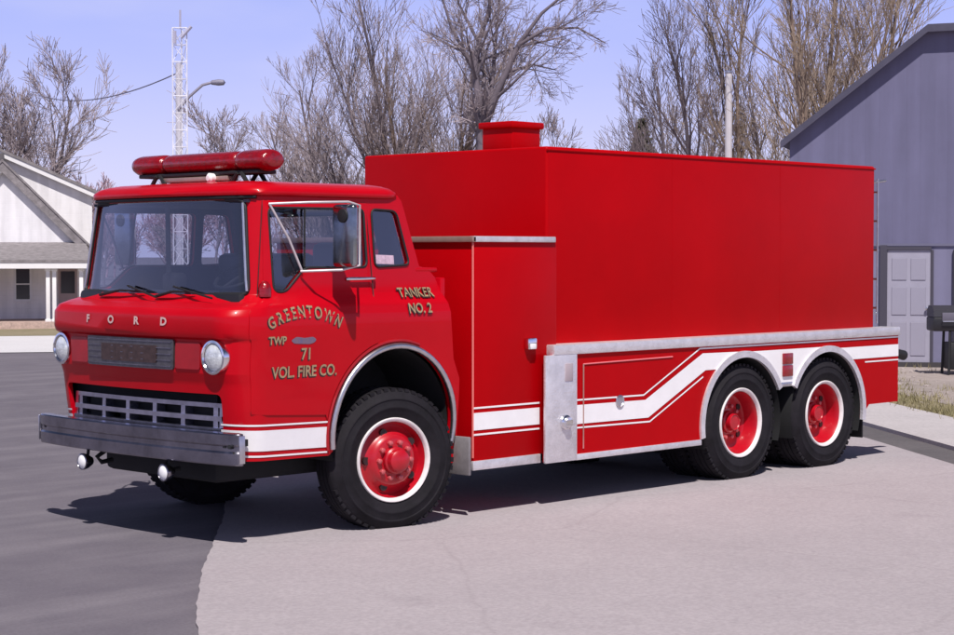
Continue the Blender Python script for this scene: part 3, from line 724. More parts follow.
SY = 1.20; ACX = (2.41, 3.71); WZ = .50; AI = .575
cut = lambda zz: math.sqrt(AI*AI-(zz-WZ)**2)
low = [(-.17, .36), (.18, .356), (ACX[0]-cut(.40), .40)]
a0 = math.degrees(math.atan2(.40-WZ, -cut(.40))) % 360
a1 = math.degrees(math.asin((.80-WZ)/AI))
low += arc(ACX[0], WZ, AI, a0, a1, 30)[1:] + arc(ACX[1], WZ, AI, 180-a1, -8, 30)
low += [(4.42, .545), (4.93, .545), (4.93, 1.19), (-.17, 1.19)]
for s in (-1, 1):
    fn = lambda x, z, o, s=s: Vector((x, s*(SY+o), z))
    sp = sheet([low], fn, 'side_panel', M['red'], truck, thick=.025)
    # broad white stripe: level, climbing, level again, broken by the wheel openings
    up = [(1.06, .775), (1.80, 1.14)]; dn_ = [(1.10, .63), (1.90, .985)]
    AO = .63
    aL = lambda zz, c: c - math.sqrt(AO*AO-(zz-WZ)**2)
    aR = lambda zz, c: c + math.sqrt(AO*AO-(zz-WZ)**2)
    tA = lambda zz: math.degrees(math.asin((zz-WZ)/AO))
    st1 = [(.185, .635), (1.09, .63), (1.86, .985), (aL(.985, ACX[0]), .985)] + arc(ACX[0], WZ, AO, 180-tA(.985), 180-tA(1.125), 8) + [(1.82, 1.13), (1.05, .778), (.185, .785)]
    st2 = arc(ACX[0], WZ, AO, tA(1.12), tA(.81), 12) + arc(ACX[1], WZ, AO, 180-tA(.81), 180-tA(1.12), 12)
    st3 = [(4.93, .985), (4.93, 1.10)] + arc(ACX[1], WZ, AO, tA(1.10), tA(.985), 8)
    for st in (st1, st2, st3): sheet([st], fn, 'white_stripe', M['white'], sp, off=.003)
    def line(pts, w_, nm='pin_stripe', m=M['white'], off=.003):
        b = []
        for i, p in enumerate(pts):
            q0, q1 = Vector(pts[max(0, i-1)]), Vector(pts[min(len(pts)-1, i+1)]); t = (q1-q0).normalized(); n = Vector((-t.y, t.x))
            b.append((p[0]+n.x*w_, p[1]+n.y*w_))
        sheet([list(pts)+b[::-1]], fn, nm, m, sp, off=off)
    line([(.185, .818), (1.03, .812), (1.78, 1.165), (4.93, 1.165)], .013)
    line([(.185, .600), (1.11, .590), (1.83, .925)], .013)
    line([(4.34, .945), (4.93, .945)], .013)
    # aluminium trim along the foot and the two wheel rings
    mb = MB(); mb.box((.18, s*SY-.012, .350), (1.80, s*SY+.014, .398), .005); mb.build('kick_strip', M['plate'], sp)
    for c, b0, b1 in ((ACX[0], 189, 27), (ACX[1], 153, -9)):
        P = arc(c, WZ, AO, b0, b1, 34) + arc(c, WZ, AI-.002, b1, b0, 34)
        sheet([P], fn, 'wheel_ring', M['plate'], sp, thick=.03, off=.02)
        mb = MB(); a = arc(c, WZ, AI-.004, 200, -20, 26)
        for (x, z), (x2, z2) in zip(a, a[1:]): mb.quad((x, s*1.19, z), (x2, s*1.19, z2), (x2, s*.5, z2), (x, s*.5, z))
        mb.build('wheel_well', M['well'], sp, merge=True)
    mb = MB(); mb.box((ACX[0]+cut(.80)+.0, s*SY-.01, .785), (ACX[1]-cut(.80), s*SY+.018, .825), .004); mb.build('gusset_trim', M['steel'], sp)
    for k, z in enumerate((.875, .985)):
        mb = MB(); mb.box((2.985, s*(SY+.012)-.009, z), (3.135, s*(SY+.012)+.009, z+.10), .006); mb.build('marker_lamp', M['red_lens'], sp)
    # tread-plate column and cap
    mb = MB(); mb.box((-.185, s*(SY+.006)-.012, .352), (.185, s*(SY+.006)+.012, 1.19), .005); pp = mb.build('tread_plate_panel', M['plate'], sp)
    mb = MB(); mb.lathe([(.060, 0), (.058, .02), (.045, .028), (.040, .05), (0, .055)], 20, 'Y', (.04, s*(SY+.018), .66), s); mb.build('filler_cap', M['chrome'], pp)
    mb = MB(); mb.box((.04, s*(SY+.02)-.004, .98), (.13, s*(SY+.02)+.006, 1.12), .004); mb.build('gauge_plate', mat('gauge', (.42, .35, .38), .5), pp)
    # compartment door
    dp = [(.27, .44), (1.02, .44), (1.40, .74), (1.40, 1.11), (.27, 1.11)]
    dp = [(.275, .437), (1.405, .437), (1.405, 1.118), (.275, 1.105)]
    cdr = MB().tube([fn(x, z, .004) for x, z in dp + [dp[0]]][2:] , .006, 6).build('compartment_door', mat('door_edge', (.78, .20, .22), .4), sp)
    mb = MB(); mb.tube([fn(.275, 1.105, .004), fn(.275, .437, .004)], .006, 6); mb.build('hinge', M['brass'], cdr)
    mb = MB(); mb.lathe([(.052, 0), (.052, .008), (.040, .014), (.034, .004), (0, .004)], 20, 'Y', (.72, s*(SY+.004), .785), s); mb.build('latch', M['steel'], cdr)
    # ledge on top of the side panel
    mb = MB(); mb.box((-.09, min(s*1.0, s*1.222), 1.187), (4.935, max(s*1.0, s*1.222), 1.268), .010); mb.build('ledge', M['plate'], truck)
# hidden inner structure; dark boxes added to block light below the body
mb = MB(); mb.box((-.88, -1.11, .43), (1.74, 1.11, 1.17)); mb.box((1.74, -.5, .52), (4.88, .5, 1.17)); mb.box((4.36, -1.16, .58), (4.91, 1.16, 1.17)); mb.box((1.7, -1.16, 1.14), (4.9, 1.16, 1.18)); mb.build('body_light_block', M['under'], truck)
mb = MB(); mb.box((4.90, -1.19, .55), (4.93, 1.19, 1.18), .004); mb.build('tail_panel', M['red'], truck)
mb = MB()
for s in (-1, 1): mb.box((-3.0, s*.42-.04, .62), (4.8, s*.42+.04, .86))
mb.box((-3.0, -.75, .80), (-2.35, .75, 1.28)); mb.box((-2.35, -.48, .70), (-1.0, .48, 1.29)); mb.box((-1.10, -1.0, .50), (-1.06, 1.0, 1.29)); mb.box((-3.19, -1.08, .69), (-3.0, 1.08, .735)); mb.box((-3.10, -1.0, .56), (-3.02, 1.0, .735)); mb.box((-2.98, -.70, .40), (-1.0, .62, .66), .05); mb.build('chassis_and_light_blocks', M['under'], truck)  # frame rails, plus belly box and bumper filler added to deepen the shade below
mb = MB(); mb.tube([(-1.70, -.85, .50), (-1.70, .85, .50)], .07, 10)
for x in ACX: mb.tube([(x, -1.0, .50), (x, 1.0, .50)], .085, 10); mb.lathe([(0, -.2), (.15, -.17), (.2, 0), (.15, .17), (0, .2)], 20, 'X', (x, 0, .5))
mb.box((.2, -.9, .38), (1.3, -.5, .7), .05); mb.build('axles', M['under'], truck)
for s in (-1, 1):
    mb = MB(); mb.box((4.43, s*1.12-.28*(s > 0) , .22), (4.445, s*1.12+.28*(s < 0), .60), .004); mb.build('mud_flap', M['black'], truck)
mb = MB(); mb.tube([(4.9, -1.06, 1.02), (5.10, -1.08, 1.0), (5.22, -1.085, .975)], [.045, .045, .05], 12); mb.build('discharge_pipe', M['black'], truck, sharp=60)
for s in (-1, 1):
    mb = MB(); mb.lathe([(.06, 0), (.055, .03), (0, .04)], 18, 'X', (4.93, s*.95, .75), 1); mb.build('tail_lamp', M['red_lens'], truck)

# ---- wheels
TR = .515
def tyre_mesh(wd=.25, tr=TR):
    p = [(.270, -.03), (.300, .0), (.335, .020), (.37, .026), (.376, .031), (.384, .031), (.39, .027), (.43, .024), (.436, .029), (.443, .028), (.448, .020), (.485, .002), (.505, -.018), (.513, -.034)]
    p = [(r if r < .3 else r*tr/.515, a) for r, a in p]
    tread = []
    for g in (.075, .125, .175):
        tread += [(tr, -(g-.008)), (tr-.014, -(g-.006)), (tr-.014, -(g+.006)), (tr, -(g+.008))]
    q = [(r, -wd-a) for r, a in p[::-1]]
    mb = MB(); mb.lathe(p + tread + q, 72, 'Y', (0, 0, 0), -1)
    for v in mb.bm.verts:
        if v.co.z < -.497*tr/TR*1.0: v.co.z = -.497*tr/TR
    # shoulder lugs
    for k in range(54):
        a = 2*PI*k/54
        if math.sin(a) < -.93: continue
        for y0, y1 in ((.002, .05), (wd-.05, wd-.002)):
            t = bmesh.new(); bmesh.ops.create_cube(t, size=1)
            for v in t.verts: v.co = Vector((v.co.x*.034, v.co.y*(y1-y0)+(y0+y1)/2, v.co.z*.022 + tr-.010))
            bmesh.ops.transform(t, matrix=Matrix.Rotation(a, 4, 'Y'), verts=t.verts); mb.join(t)
    return mb
def make_wheel(front, loc, rz):
    mb = MB()
    if front: pr = [(.272, -.01), (.262, -.03), (.250, -.065), (.215, -.055), (.185, -.015), (.165, .008), (.150, .012), (.105, .012), (.0, .012)]
    else: pr = [(.272, -.01), (.262, -.03), (.255, -.07), (.240, -.135), (.205, -.150), (.165, -.140), (.0, -.140)]
    mb.lathe(pr, 48, 'Y', (0, 0, 0), -1)
    wh = mb.build('wheel', M['red_wheel'], truck, sharp=45); wh.location = loc; wh.rotation_euler = (0, 0, rz)
    tyre_mesh().build('tyre', M['tyre'], wh, sharp=40)
    mb = MB(); mb.lathe([(.305, -.004), (.305, .012), (.300, .018), (.286, .016), (.278, .004), (.272, -.02)], 56, 'Y', (0, 0, 0), -1)
    mb.build('rim_ring', mat('rim_white', (.80, .74, .74), .45, noise=(9, .15)) if 'rimw' not in M else M['rimw'], wh, sharp=50)
    h0 = .010 if front else -.142
    mb = MB(); mb.lathe([(.098, h0), (.096, h0+.035), (.084, h0+.045), (.078, h0+.085), (.060, h0+.10), (0, h0+.105)] if front else [(.100, h0), (.096, h0+.03), (.078, h0+.04), (.072, h0+.085), (.066, h0+.09), (.060, h0+.082), (0, h0+.082)], 28, 'Y', (0, 0, 0), -1)
    mb.build('hub', M['red_wheel'], wh, sharp=40)
    for k in range(10):
        a = 2*PI*k/10; c = (.130*math.cos(a), 0, .130*math.sin(a)) if front else (.142*math.cos(a), 0, .142*math.sin(a))
        mb = MB(); mb.lathe([(.019, h0), (.018, h0+.028), (.010, h0+.034), (0, h0+.035)], 8, 'Y', c, -1)
        mb.build('lug_nut', M['lug'], wh, sharp=40)
    for k in range(5 if front else 5):
        a = 2*PI*(k+.5)/5; rr = .205 if front else .200; hh = -.036 if front else -.146
        mb = MB(); mb.lathe([(.030, hh-.012), (.028, hh+.008), (0, hh+.006)], 14, 'Y', (rr*math.cos(a), 0, rr*math.sin(a)), -1)
        mb.build('hand_hole', M['ink'], wh)
    return wh
M['rimw'] = mat('rim_white', (.80, .74, .74), .45, noise=(9, .15))
M['lug'] = mat('lug_nut', (.60, .12, .13), .3, .3)
make_wheel(True, (-1.72, -1.135, .50), R(-12))
fr_ = make_wheel(True, (-1.72, 1.135, .50), R(180-12))
rw1 = make_wheel(False, (ACX[0], -1.165, .50), 0)
w2 = copy_tree(rw1, truck); w2.location = (ACX[1], -1.165, .50)
for x in ACX:
    w2 = copy_tree(rw1, truck); w2.location = (x, 1.165, .50); w2.rotation_euler = (0, 0, PI)
    for s in (-1, 1):
        o = tyre_mesh().build('inner_tyre', M['tyre'], truck, sharp=40); o.location = (x, s*.855, .50); o.rotation_euler = (0, 0, 0 if s < 0 else PI)

# ------------------------------------------------------------------ buildings
# house on the left (local x to the right, y away)
RZ = R(-45.84)
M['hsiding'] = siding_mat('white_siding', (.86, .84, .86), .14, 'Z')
M['hporch'] = siding_mat('porch_siding_brightened', (.93, .89, .88), .14, 'Z')  # siding copy in a brighter colour to offset the shade under the porch roof
M['shingle'] = mat('grey_shingle', (.25, .225, .235), .9, noise=(6, .35), bump=(14, .5, .02))
M['trim'] = mat('white_trim', (.84, .82, .83), .5, noise=(4, .05))
M['brick'] = mat('porch_brick', (.52, .38, .33), .85, noise=(12, .3))
M['pane'] = mat('dark_pane', (.035, .035, .045), .12, coat=.3)
M['edge'] = mat('roof_edge', (.10, .09, .10), .7, noise=(5, .3))
hs = thing('house', 'small white sided house with two gables and a columned front porch', 'house', (20.91, 38.33, -.36), R(-31))
G = .0
def gable_block(x0, x1, xp, ze, zp, y0, y1, over, parent, thick, rake_h):
    P = [(x0, 0), (x1, 0), (x1, ze), (xp, zp), (x0, ze)]
    MB().prism(P, lambda u, v, d: Vector((u, d, v)), y0, y1).build('wall', M['hsiding'], parent, False)
    mb = MB()
    for a in (x0, x1):
        s = 1 if a > xp else -1; sl = (zp-ze)/abs(a-xp); ex = a + s*over; ez = ze - sl*over
        mb.prism([(xp, zp+.02), (ex, ez+.02), (ex, ez+.02+thick), (xp, zp+.02+thick)], lambda u, v, d: Vector((u, d, v)), y0-.25, y1+.25)
    mb.build('roof', M['shingle'], parent, False)
    mb = MB()
    for a in (x0, x1):
        s = 1 if a > xp else -1; sl = (zp-ze)/abs(a-xp); ex = a + s*over; ez = ze - sl*over
        mb.prism([(xp, zp+.015-rake_h), (ex, ez+.015-rake_h), (ex, ez+.015), (xp, zp+.015)], lambda u, v, d: Vector((u, d, v)), y0-.22, y0-.16)
    return mb
gable_block(-10.6, 1.62, -4.5, 4.38, 7.05, 5, 15, .25, hs, .10, .16).build('rake_board', M['trim'], hs, False)
gable_block(-3.78, 1.18, -1.30, 2.76, 5.24, 3, 5.4, .25, hs, .09, .34).build('rake_board', M['shingle'], hs, False)
mb = MB(); mb.box((-1.62, 4.3, 4.7), (-1.22, 4.8, 5.62), .02); mb.build('chimney', M['edge'], hs)
mb = MB(); mb.prism([(-.18, 2.06), (3.0, 2.62), (3.0, 2.70), (-.18, 2.14)], lambda u, v, d: Vector((d, u, v)), -5.2, 1.30); pr_ = mb.build('porch_roof', M['shingle'], hs, False)
mb = MB(); mb.box((-5.2, -.16, 1.88), (1.28, -.08, 2.055)); mb.box((1.20, -.08, 1.88), (1.28, 2.95, 2.055)); mb.build('fascia', M['trim'], pr_)
mb = MB(); mb.box((-5.1, -.05, 0), (1.35, 2.98, .24)); mb.build('porch_deck', M['brick'], hs)
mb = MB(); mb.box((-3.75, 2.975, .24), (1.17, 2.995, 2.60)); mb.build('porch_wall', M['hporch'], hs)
for x in (-4.6, -3.1, -1.6, .0, .19, 1.0):
    mb = MB(); mb.box((x-.06, .02, .24), (x+.06, .14, 1.90), .01); mb.box((x-.09, -.01, .24), (x+.09, .17, .32), .01); mb.box((x-.09, -.01, 1.80), (x+.09, .17, 1.90), .01); mb.build('porch_column', M['trim'], hs)
for x0, x1, z0, z1 in ((-.90, -.48, .87, 1.84), (-3.0, -2.5, .87, 1.84)):
    mb = MB(); mb.box((x0-.07, 2.93, z0-.07), (x0, 2.975, z1+.07)); mb.box((x1, 2.93, z0-.07), (x1+.07, 2.975, z1+.07)); mb.box((x0, 2.93, z1), (x1, 2.975, z1+.07)); mb.box((x0, 2.93, z0-.07), (x1, 2.975, z0)); mb.box((x0, 2.935, (z0+z1)/2-.02), (x1, 2.97, (z0+z1)/2+.02))
    wn = mb.build('window', M['trim'], hs, False)
    mb = MB(); mb.box((x0, 2.955, z0), (x1, 2.965, z1)); mb.build('pane', M['pane'], wn, False)
mb = MB(); mb.box((.42, 2.93, .24), (1.02, 2.97, 1.86)); dr = mb.build('front_door', mat('door_red', (.46, .34, .33), .5), hs, False)
mb = MB(); mb.box((.50, 2.915, 1.05), (.94, 2.932, 1.76)); mb.build('pane', M['pane'], dr, False)
mb = MB(); mb.box((.2, -1.0, 0), (1.2, -.05, .12)); mb.build('step', M['walk'], hs)

# garage on the right
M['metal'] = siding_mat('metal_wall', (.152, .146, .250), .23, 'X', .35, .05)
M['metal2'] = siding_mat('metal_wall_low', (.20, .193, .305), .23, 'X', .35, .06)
gb = thing('metal_garage', 'grey-blue metal garage with steep roof edge behind the tank, its panelled door facing', 'garage', (17.26, 6.20, .02), R(-62))
prof_ = [(-1.98, 2.10), (7.9, 2.10), (7.9, 3.93), (5.6, 5.74), (3.0, 5.80), (.36, 5.76), (-1.98, 3.93)]
MB().prism(prof_, lambda u, v, d: Vector((u, d, v)), 0, 16).build('wall', M['metal'], gb, False)
MB().prism([(-1.98, 0), (7.9, 0), (7.9, 2.10), (-1.98, 2.10)], lambda u, v, d: Vector((u, d, v)), .02, 16).build('lower_wall', M['metal2'], gb, False)
mb = MB(); rl = [(-2.12, 3.83), (-1.98, 3.94), (.36, 5.77), (3.0, 5.81), (5.6, 5.75), (7.9, 3.94), (8.05, 3.83)]
for (a, b), (c, d) in zip(rl, rl[1:]): mb.prism([(a, b), (c, d), (c, d+.06), (a, b+.06)], lambda u, v, q: Vector((u, q, v)), -.16, 16.1)
mb.build('roof', mat('metal_roof', (.22, .21, .27), .5, .2, noise=(2, .2)), gb, False)
mb = MB()
for (a, b), (c, d) in zip(rl, rl[1:]): mb.prism([(a, b-.05), (c, d-.05), (c, d+.08), (a, b+.08)], lambda u, v, q: Vector((u, q, v)), -.21, -.165)
mb.build('rake_trim', mat('dark_trim', (.075, .07, .11), .5, noise=(4, .2)), gb, False)
mb = MB(); mb.box((-1.96, -.012, 2.085), (7.88, .018, 2.13)); mb.build('belt_trim', mat('belt', (.15, .145, .22), .5), gb, False)
mb = MB(); mb.box((-.42, -.05, .05), (-.30, .015, 2.10)); mb.box((-.30, -.05, 2.02), (.44, .015, 2.075)); mb.box((.43, -.03, .05), (.48, .015, 2.02)); fr2 = mb.build('door_frame', mat('jamb', (.06, .055, .08), .6), gb, False)
mb = MB(); mb.box((-.298, -.02, .06), (.428, .012, 2.018), .004); dr = mb.build('door', mat('door_paint', (.36, .345, .43), .5, noise=(3, .08)), gb, False)
for z0, z1 in ((.20, .78), (.90, 1.38), (1.50, 1.88)):
    for x0, x1 in ((-.22, .03), (.10, .35)):
        mb = MB(); mb.box((x0, -.03, z0), (x1, -.021, z1), .008); mb.build('door_panel', mat('door_panel', (.32, .305, .385), .5) if 'dp' not in M else M['dp'], dr, False)
mb = MB(); mb.lathe([(.012, 0), (.012, .04), (.03, .05), (.03, .07), (0, .08)], 14, 'Y', (.375, -.02, 1.02), -1); mb.build('handle', M['steel'], dr)
mb = MB(); mb.box((.80, -.04, .05), (3.2, .010, 2.02)); mb.build('overhead_door', mat('dark_door', (.035, .033, .05), .5, noise=(2, .2)), gb, False)
mb = MB(); mb.box((-2.0, -.06, -.02), (7.9, .016, .09)); mb.build('dark_base_strip', mat('dark_base_strip', (.05, .045, .05), .8), gb, False)  # plain dark strip along the foot of the wall

# dark barbecue cooker cut off by the right edge
bq = thing('barrel_grill', 'black boxy cooker on a dark stand by the garage door, cut off at right', 'grill', (16.02, 4.60, .03), RZ)
mb = MB()
pf = [(.24*math.cos(a)*.9, .21*math.sin(a)) for a in [2*PI*i/18 for i in range(18)]]
mb.box((-.34, -.24, .70), (.62, .24, .93), .03); bd = mb.build('firebox', mat('grill_black', (.014, .013, .018), .45, noise=(5, .3)), bq)
mb = MB(); mb.prism([(-.24, .93), (.24, .93), (.22, 1.04), (.12, 1.11), (-.10, 1.11), (-.22, 1.03)], lambda u, v, d: Vector((d, u, v)), -.33, .61); mb.build('lid', mat('lid', (.03, .028, .036), .4), bq)
mb = MB(); mb.box((-.20, -.258, .86), (.30, -.243, 1.0), .004); mb.build('front_plate', mat('front_plate', (.13, .12, .16), .45), bq)
mb = MB(); mb.tube([(-.2, -.26, .86), (-.2, -.30, .86), (.4, -.30, .86), (.4, -.26, .86)], .012, 6); mb.build('handle', M['steel'], bq)
for x, y in ((-.06, -.2), (-.06, .2), (.52, -.2), (.52, .2)):
    mb = MB(); mb.tube([(x, y, .70), (x-.02, y*1.1, .0)], .022, 6); mb.build('leg', M['black'], bq)
mb = MB(); mb.box((-.06, -.2, .08), (.54, .2, .52), .02); mb.build('cabinet', M['black'], bq)

# ------------------------------------------------------------------ trees
def bark(name, c, c2): return mat(name, c, .9, noise=(1.6, .3), col2=c2)
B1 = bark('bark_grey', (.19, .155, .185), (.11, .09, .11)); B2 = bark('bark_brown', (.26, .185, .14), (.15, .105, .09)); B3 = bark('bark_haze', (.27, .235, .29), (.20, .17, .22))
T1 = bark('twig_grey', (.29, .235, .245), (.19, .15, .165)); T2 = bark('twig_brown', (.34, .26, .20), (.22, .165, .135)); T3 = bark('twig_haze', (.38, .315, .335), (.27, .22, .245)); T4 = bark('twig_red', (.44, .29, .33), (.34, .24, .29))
class Wood:
    def __init__(s): s.v = []; s.f = []
    def tube(s, pts, rs, n=3):
        base = len(s.v); up = None
        for i, p in enumerate(pts):
            d = (pts[min(i+1, len(pts)-1)]-pts[max(i-1, 0)]).normalized()
            up = d.orthogonal().normalized() if up is None else (up - d*up.dot(d)).normalized()
            w_ = d.cross(up)
            for k in range(n):
                a = 2*PI*k/n; s.v.append(p + (up*math.cos(a)+w_*math.sin(a))*rs[i])
        for i in range(len(pts)-1):
            for k in range(n):
                a = base+i*n; s.f.append((a+k, a+(k+1) % n, a+n+(k+1) % n, a+n+k))
    def build(s, name, m, parent):
        me = bpy.data.meshes.new(name); me.from_pydata([tuple(v) for v in s.v], [], s.f); me.update()
        return link(name, me, m, parent, True, 60)
def grow(q, wd, crown, p, d, length, r, depth, o):
    n = 4 if depth > 0 else 3; pts = [p.copy()]; rs = [r]; cur = p.copy(); dd = d.copy()
    for i in range(n):
        dd = (dd + Vector((q.gauss(0, 1), q.gauss(0, 1), q.gauss(0, .7)))*o['wob'] + Vector((0, 0, o['up']))).normalized()
        cur = cur + dd*(length/n); pts.append(cur.copy()); rs.append(max(o['rmin'], r*(1-.72*(i+1)/n)))
    (wd if depth >= o['lv']-1 else crown).tube(pts, rs, 6 if depth >= o['lv']-1 else 3)
    if depth == 0: return
    kids = o['kids'][o['lv']-depth] if o['lv']-depth < len(o['kids']) else 4
    for k in range(kids):
        t = q.uniform(o['t0'] if depth == o['lv'] else .22, 1.0) ; t = min(.98, t); i = int(t*n); f = t*n-i
        i = min(i, n-1)
        c = pts[i].lerp(pts[i+1], f); base = (pts[i+1]-pts[i]).normalized()
        ax = base.orthogonal().normalized(); ax.rotate(Matrix.Rotation(q.uniform(0, 2*PI), 3, base))
        nd = base.copy(); nd.rotate(Matrix.Rotation(R(q.uniform(*o['ang'])), 3, ax))
        rr = max(o['rmin'], (rs[i]*(1-f)+rs[i+1]*f)*q.uniform(.45, .7))
        lo, hi = o['lf'] if depth == o['lv'] else (.40, .66)
        grow(q, wd, crown, c, nd, length*q.uniform(lo, hi)*(1.2-.5*t), rr, depth-1, o)
def tree(label, x, y, h, seed, stems=((0, 0, 1.),), lean=.12, r=.16, bm_=B1, tm=T1, kids=(9, 7, 6), ang=(22, 48), up=.10, rmin=.011, t0=.25, wob=.10, group='bare trees behind the truck', limbs=None, name='bare_tree', lf=(.22, .42)):
    q = random.Random(seed); z = gz(x, y); rt = thing(name, label, 'tree', (x, y, z), q.uniform(0, 6) if limbs is None else RZ, group)
    wd, cr = Wood(), Wood(); o = dict(wob=wob, up=up, rmin=rmin, lv=len(kids), kids=kids, ang=ang, t0=t0, lf=lf)
    if limbs:
        for pts, r0, r1 in limbs:
            P = [Vector(p) for p in pts]; n = len(P); rs = [r0+(r1-r0)*i/(n-1) for i in range(n)]
            wd.tube(P, rs, 8)
            Ls = sum((b-a).length for a, b in zip(P, P[1:]))
            for k in range(int(Ls*o['kids'][0]/3.2)):
                t = q.uniform(t0, 1)*(n-1); i = min(int(t), n-2); f = t-i; c = P[i].lerp(P[i+1], f); base = (P[i+1]-P[i]).normalized()
                ax = base.orthogonal().normalized(); ax.rotate(Matrix.Rotation(q.uniform(0, 2*PI), 3, base)); nd = base.copy(); nd.rotate(Matrix.Rotation(R(q.uniform(*ang)), 3, ax))
                grow(q, wd, cr, c, nd, h*.22*q.uniform(.5, 1.1)*(1.1-.5*t/(n-1)), max(rmin, (rs[i]+(rs[i+1]-rs[i])*f)*.5), len(kids)-1, dict(o, lv=len(kids)))
    else:
        for sx, sy, k in stems:
            d = Vector((sx+q.gauss(0, lean*.4), sy+q.gauss(0, lean*.4), 1)).normalized()
            grow(q, wd, cr, Vector((sx*.6, sy*.6, -.1)), d, h*k*.92, r*k, len(kids), o)
    wd.build('trunk', bm_, rt); cr.build('crown', tm, rt); return rt
GL, GM, GR, GF = 'bare trees beyond the white house', 'bare trees behind the front of the tank', 'bare trees between tank and garage', 'hazy bare trees far behind the cab'
three = ((-.22, .1, .88), (.20, -.12, 1.), (.02, .22, .80))
two = ((-.14, .05, 1.), (.16, -.05, .88))
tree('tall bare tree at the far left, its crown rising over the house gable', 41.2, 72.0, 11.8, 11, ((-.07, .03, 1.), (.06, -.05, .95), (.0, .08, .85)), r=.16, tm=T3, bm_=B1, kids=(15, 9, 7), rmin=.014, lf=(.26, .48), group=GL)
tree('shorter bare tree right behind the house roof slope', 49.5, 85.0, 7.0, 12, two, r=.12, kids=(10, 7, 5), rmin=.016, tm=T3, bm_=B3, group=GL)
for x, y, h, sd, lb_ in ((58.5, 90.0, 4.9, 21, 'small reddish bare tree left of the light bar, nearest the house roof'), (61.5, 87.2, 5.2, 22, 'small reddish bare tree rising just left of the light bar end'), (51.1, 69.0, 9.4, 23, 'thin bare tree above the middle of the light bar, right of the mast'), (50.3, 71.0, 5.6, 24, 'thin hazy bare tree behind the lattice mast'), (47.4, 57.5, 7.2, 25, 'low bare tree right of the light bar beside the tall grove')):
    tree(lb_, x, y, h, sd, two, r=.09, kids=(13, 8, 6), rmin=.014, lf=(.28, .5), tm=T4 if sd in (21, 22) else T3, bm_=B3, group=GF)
for i, (x, y, h, st, lb_) in enumerate((
        (39.27, 45.26, 10.0, three, 'grey bare tree with many upright stems at the left end of the grove'),
        (42.0, 49.6, 9.2, three, 'bare tree half hidden behind the left end of the grove'),
        (41.0, 45.2, 10.2, two, 'slender bare tree second from the left in the grove'),
        (37.6, 40.2, 14.0, ((.02, 0, 1.), (-.14, .1, .85)), 'tall bare tree with straight trunk leaving the top of the photo over the cab roof'),
        (37.2, 38.4, 11.6, two, 'bare tree with a brown trunk left of the big forked tree'),
        (38.8, 38.2, 10.8, two, 'thin bare tree just behind the big forked tree'))):
    tree(lb_, x, y, h, 40+i, st, r=.12, kids=(15, 8, 6), rmin=.0078, bm_=B2 if i == 4 else B1, tm=T1 if i in (3, 4) else T3, group=GM, ang=(16, 42), up=.10, t0=.2)
limbs = [
    ([(0, 0, 0), (.02, 0, 3), (0, .0, 5.6), (-.03, 0, 6.1)], .20, .15),
    ([(-.03, 0, 6.1), (-.22, .1, 7.6), (-.1, .2, 8.4), (.22, .2, 9.4), (.3, .2, 11.6)], .12, .03),
    ([(0, 0, 5.9), (.35, -.1, 6.7), (.72, -.2, 7.5), (1.1, -.2, 8.35), (1.75, -.3, 9.2), (2.7, -.3, 10.0)], .13, .028),
    ([(.06, 0, 6.0), (.30, .4, 7.2), (.42, .6, 8.6), (.6, .7, 10.6)], .085, .024),
    ([(1.1, -.2, 8.3), (1.9, -.4, 8.75), (2.8, -.5, 8.75), (3.6, -.5, 8.3)], .06, .015),
    ([(.72, -.2, 7.5), (1.5, .2, 7.75), (2.2, .3, 7.6)], .05, .014),
    ([(-.2, .1, 7.5), (-.9, -.2, 8.8), (-1.4, -.3, 10.4)], .07, .02),
    ([(-.1, .2, 8.4), (-.7, .5, 9.6), (-.8, .6, 11.2)], .05, .02)]
tree('big forked bare tree above the tank front, its right limb arching over the fill tower', 28.74, 27.4, 9.5, 77, limbs=limbs, kids=(9, 7, 6), rmin=.0065, tm=T3, bm_=B1, group=GM, ang=(25, 60), up=.06, t0=.12)
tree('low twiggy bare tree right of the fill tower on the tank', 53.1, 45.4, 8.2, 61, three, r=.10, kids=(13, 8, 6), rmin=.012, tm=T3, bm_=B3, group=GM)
for i, (x, y, h, st, r_, lb_) in enumerate((
        (37.6, 27.0, 9.6, ((-.28, .05, 1.), (.15, .1, .9)), .13, 'bare tree with a dark leaning trunk left of the white pole'),
        (41.2, 29.6, 8.6, three, .10, 'thin bare tree at the left end of the right grove, near the evergreen'),
        (39.8, 25.8, 10.6, three, .13, 'bare tree right behind the white pole'),
        (38.7, 24.1, 11.0, two, .12, 'brown bare tree with a thick trunk right of the white pole'),
        (38.2, 22.0, 11.6, two, .15, 'brown bare tree in front of the garage roof slope, lower end'),
        (34.3, 17.9, 11.6, two, .12, 'tall brown bare tree rising directly behind the garage roof slope'),
        (42.3, 23.7, 12.4, two, .13, 'pale bare tree far back in the grove, right above the tank rear corner'))):
    tree(lb_, x, y, h, 90+i, st, r=r_, kids=(14, 8, 6), rmin=.0072, bm_=B2 if i > 2 else B1, tm=T2 if i > 1 else T1, group=GR, ang=(15, 40), up=.11, t0=.18)

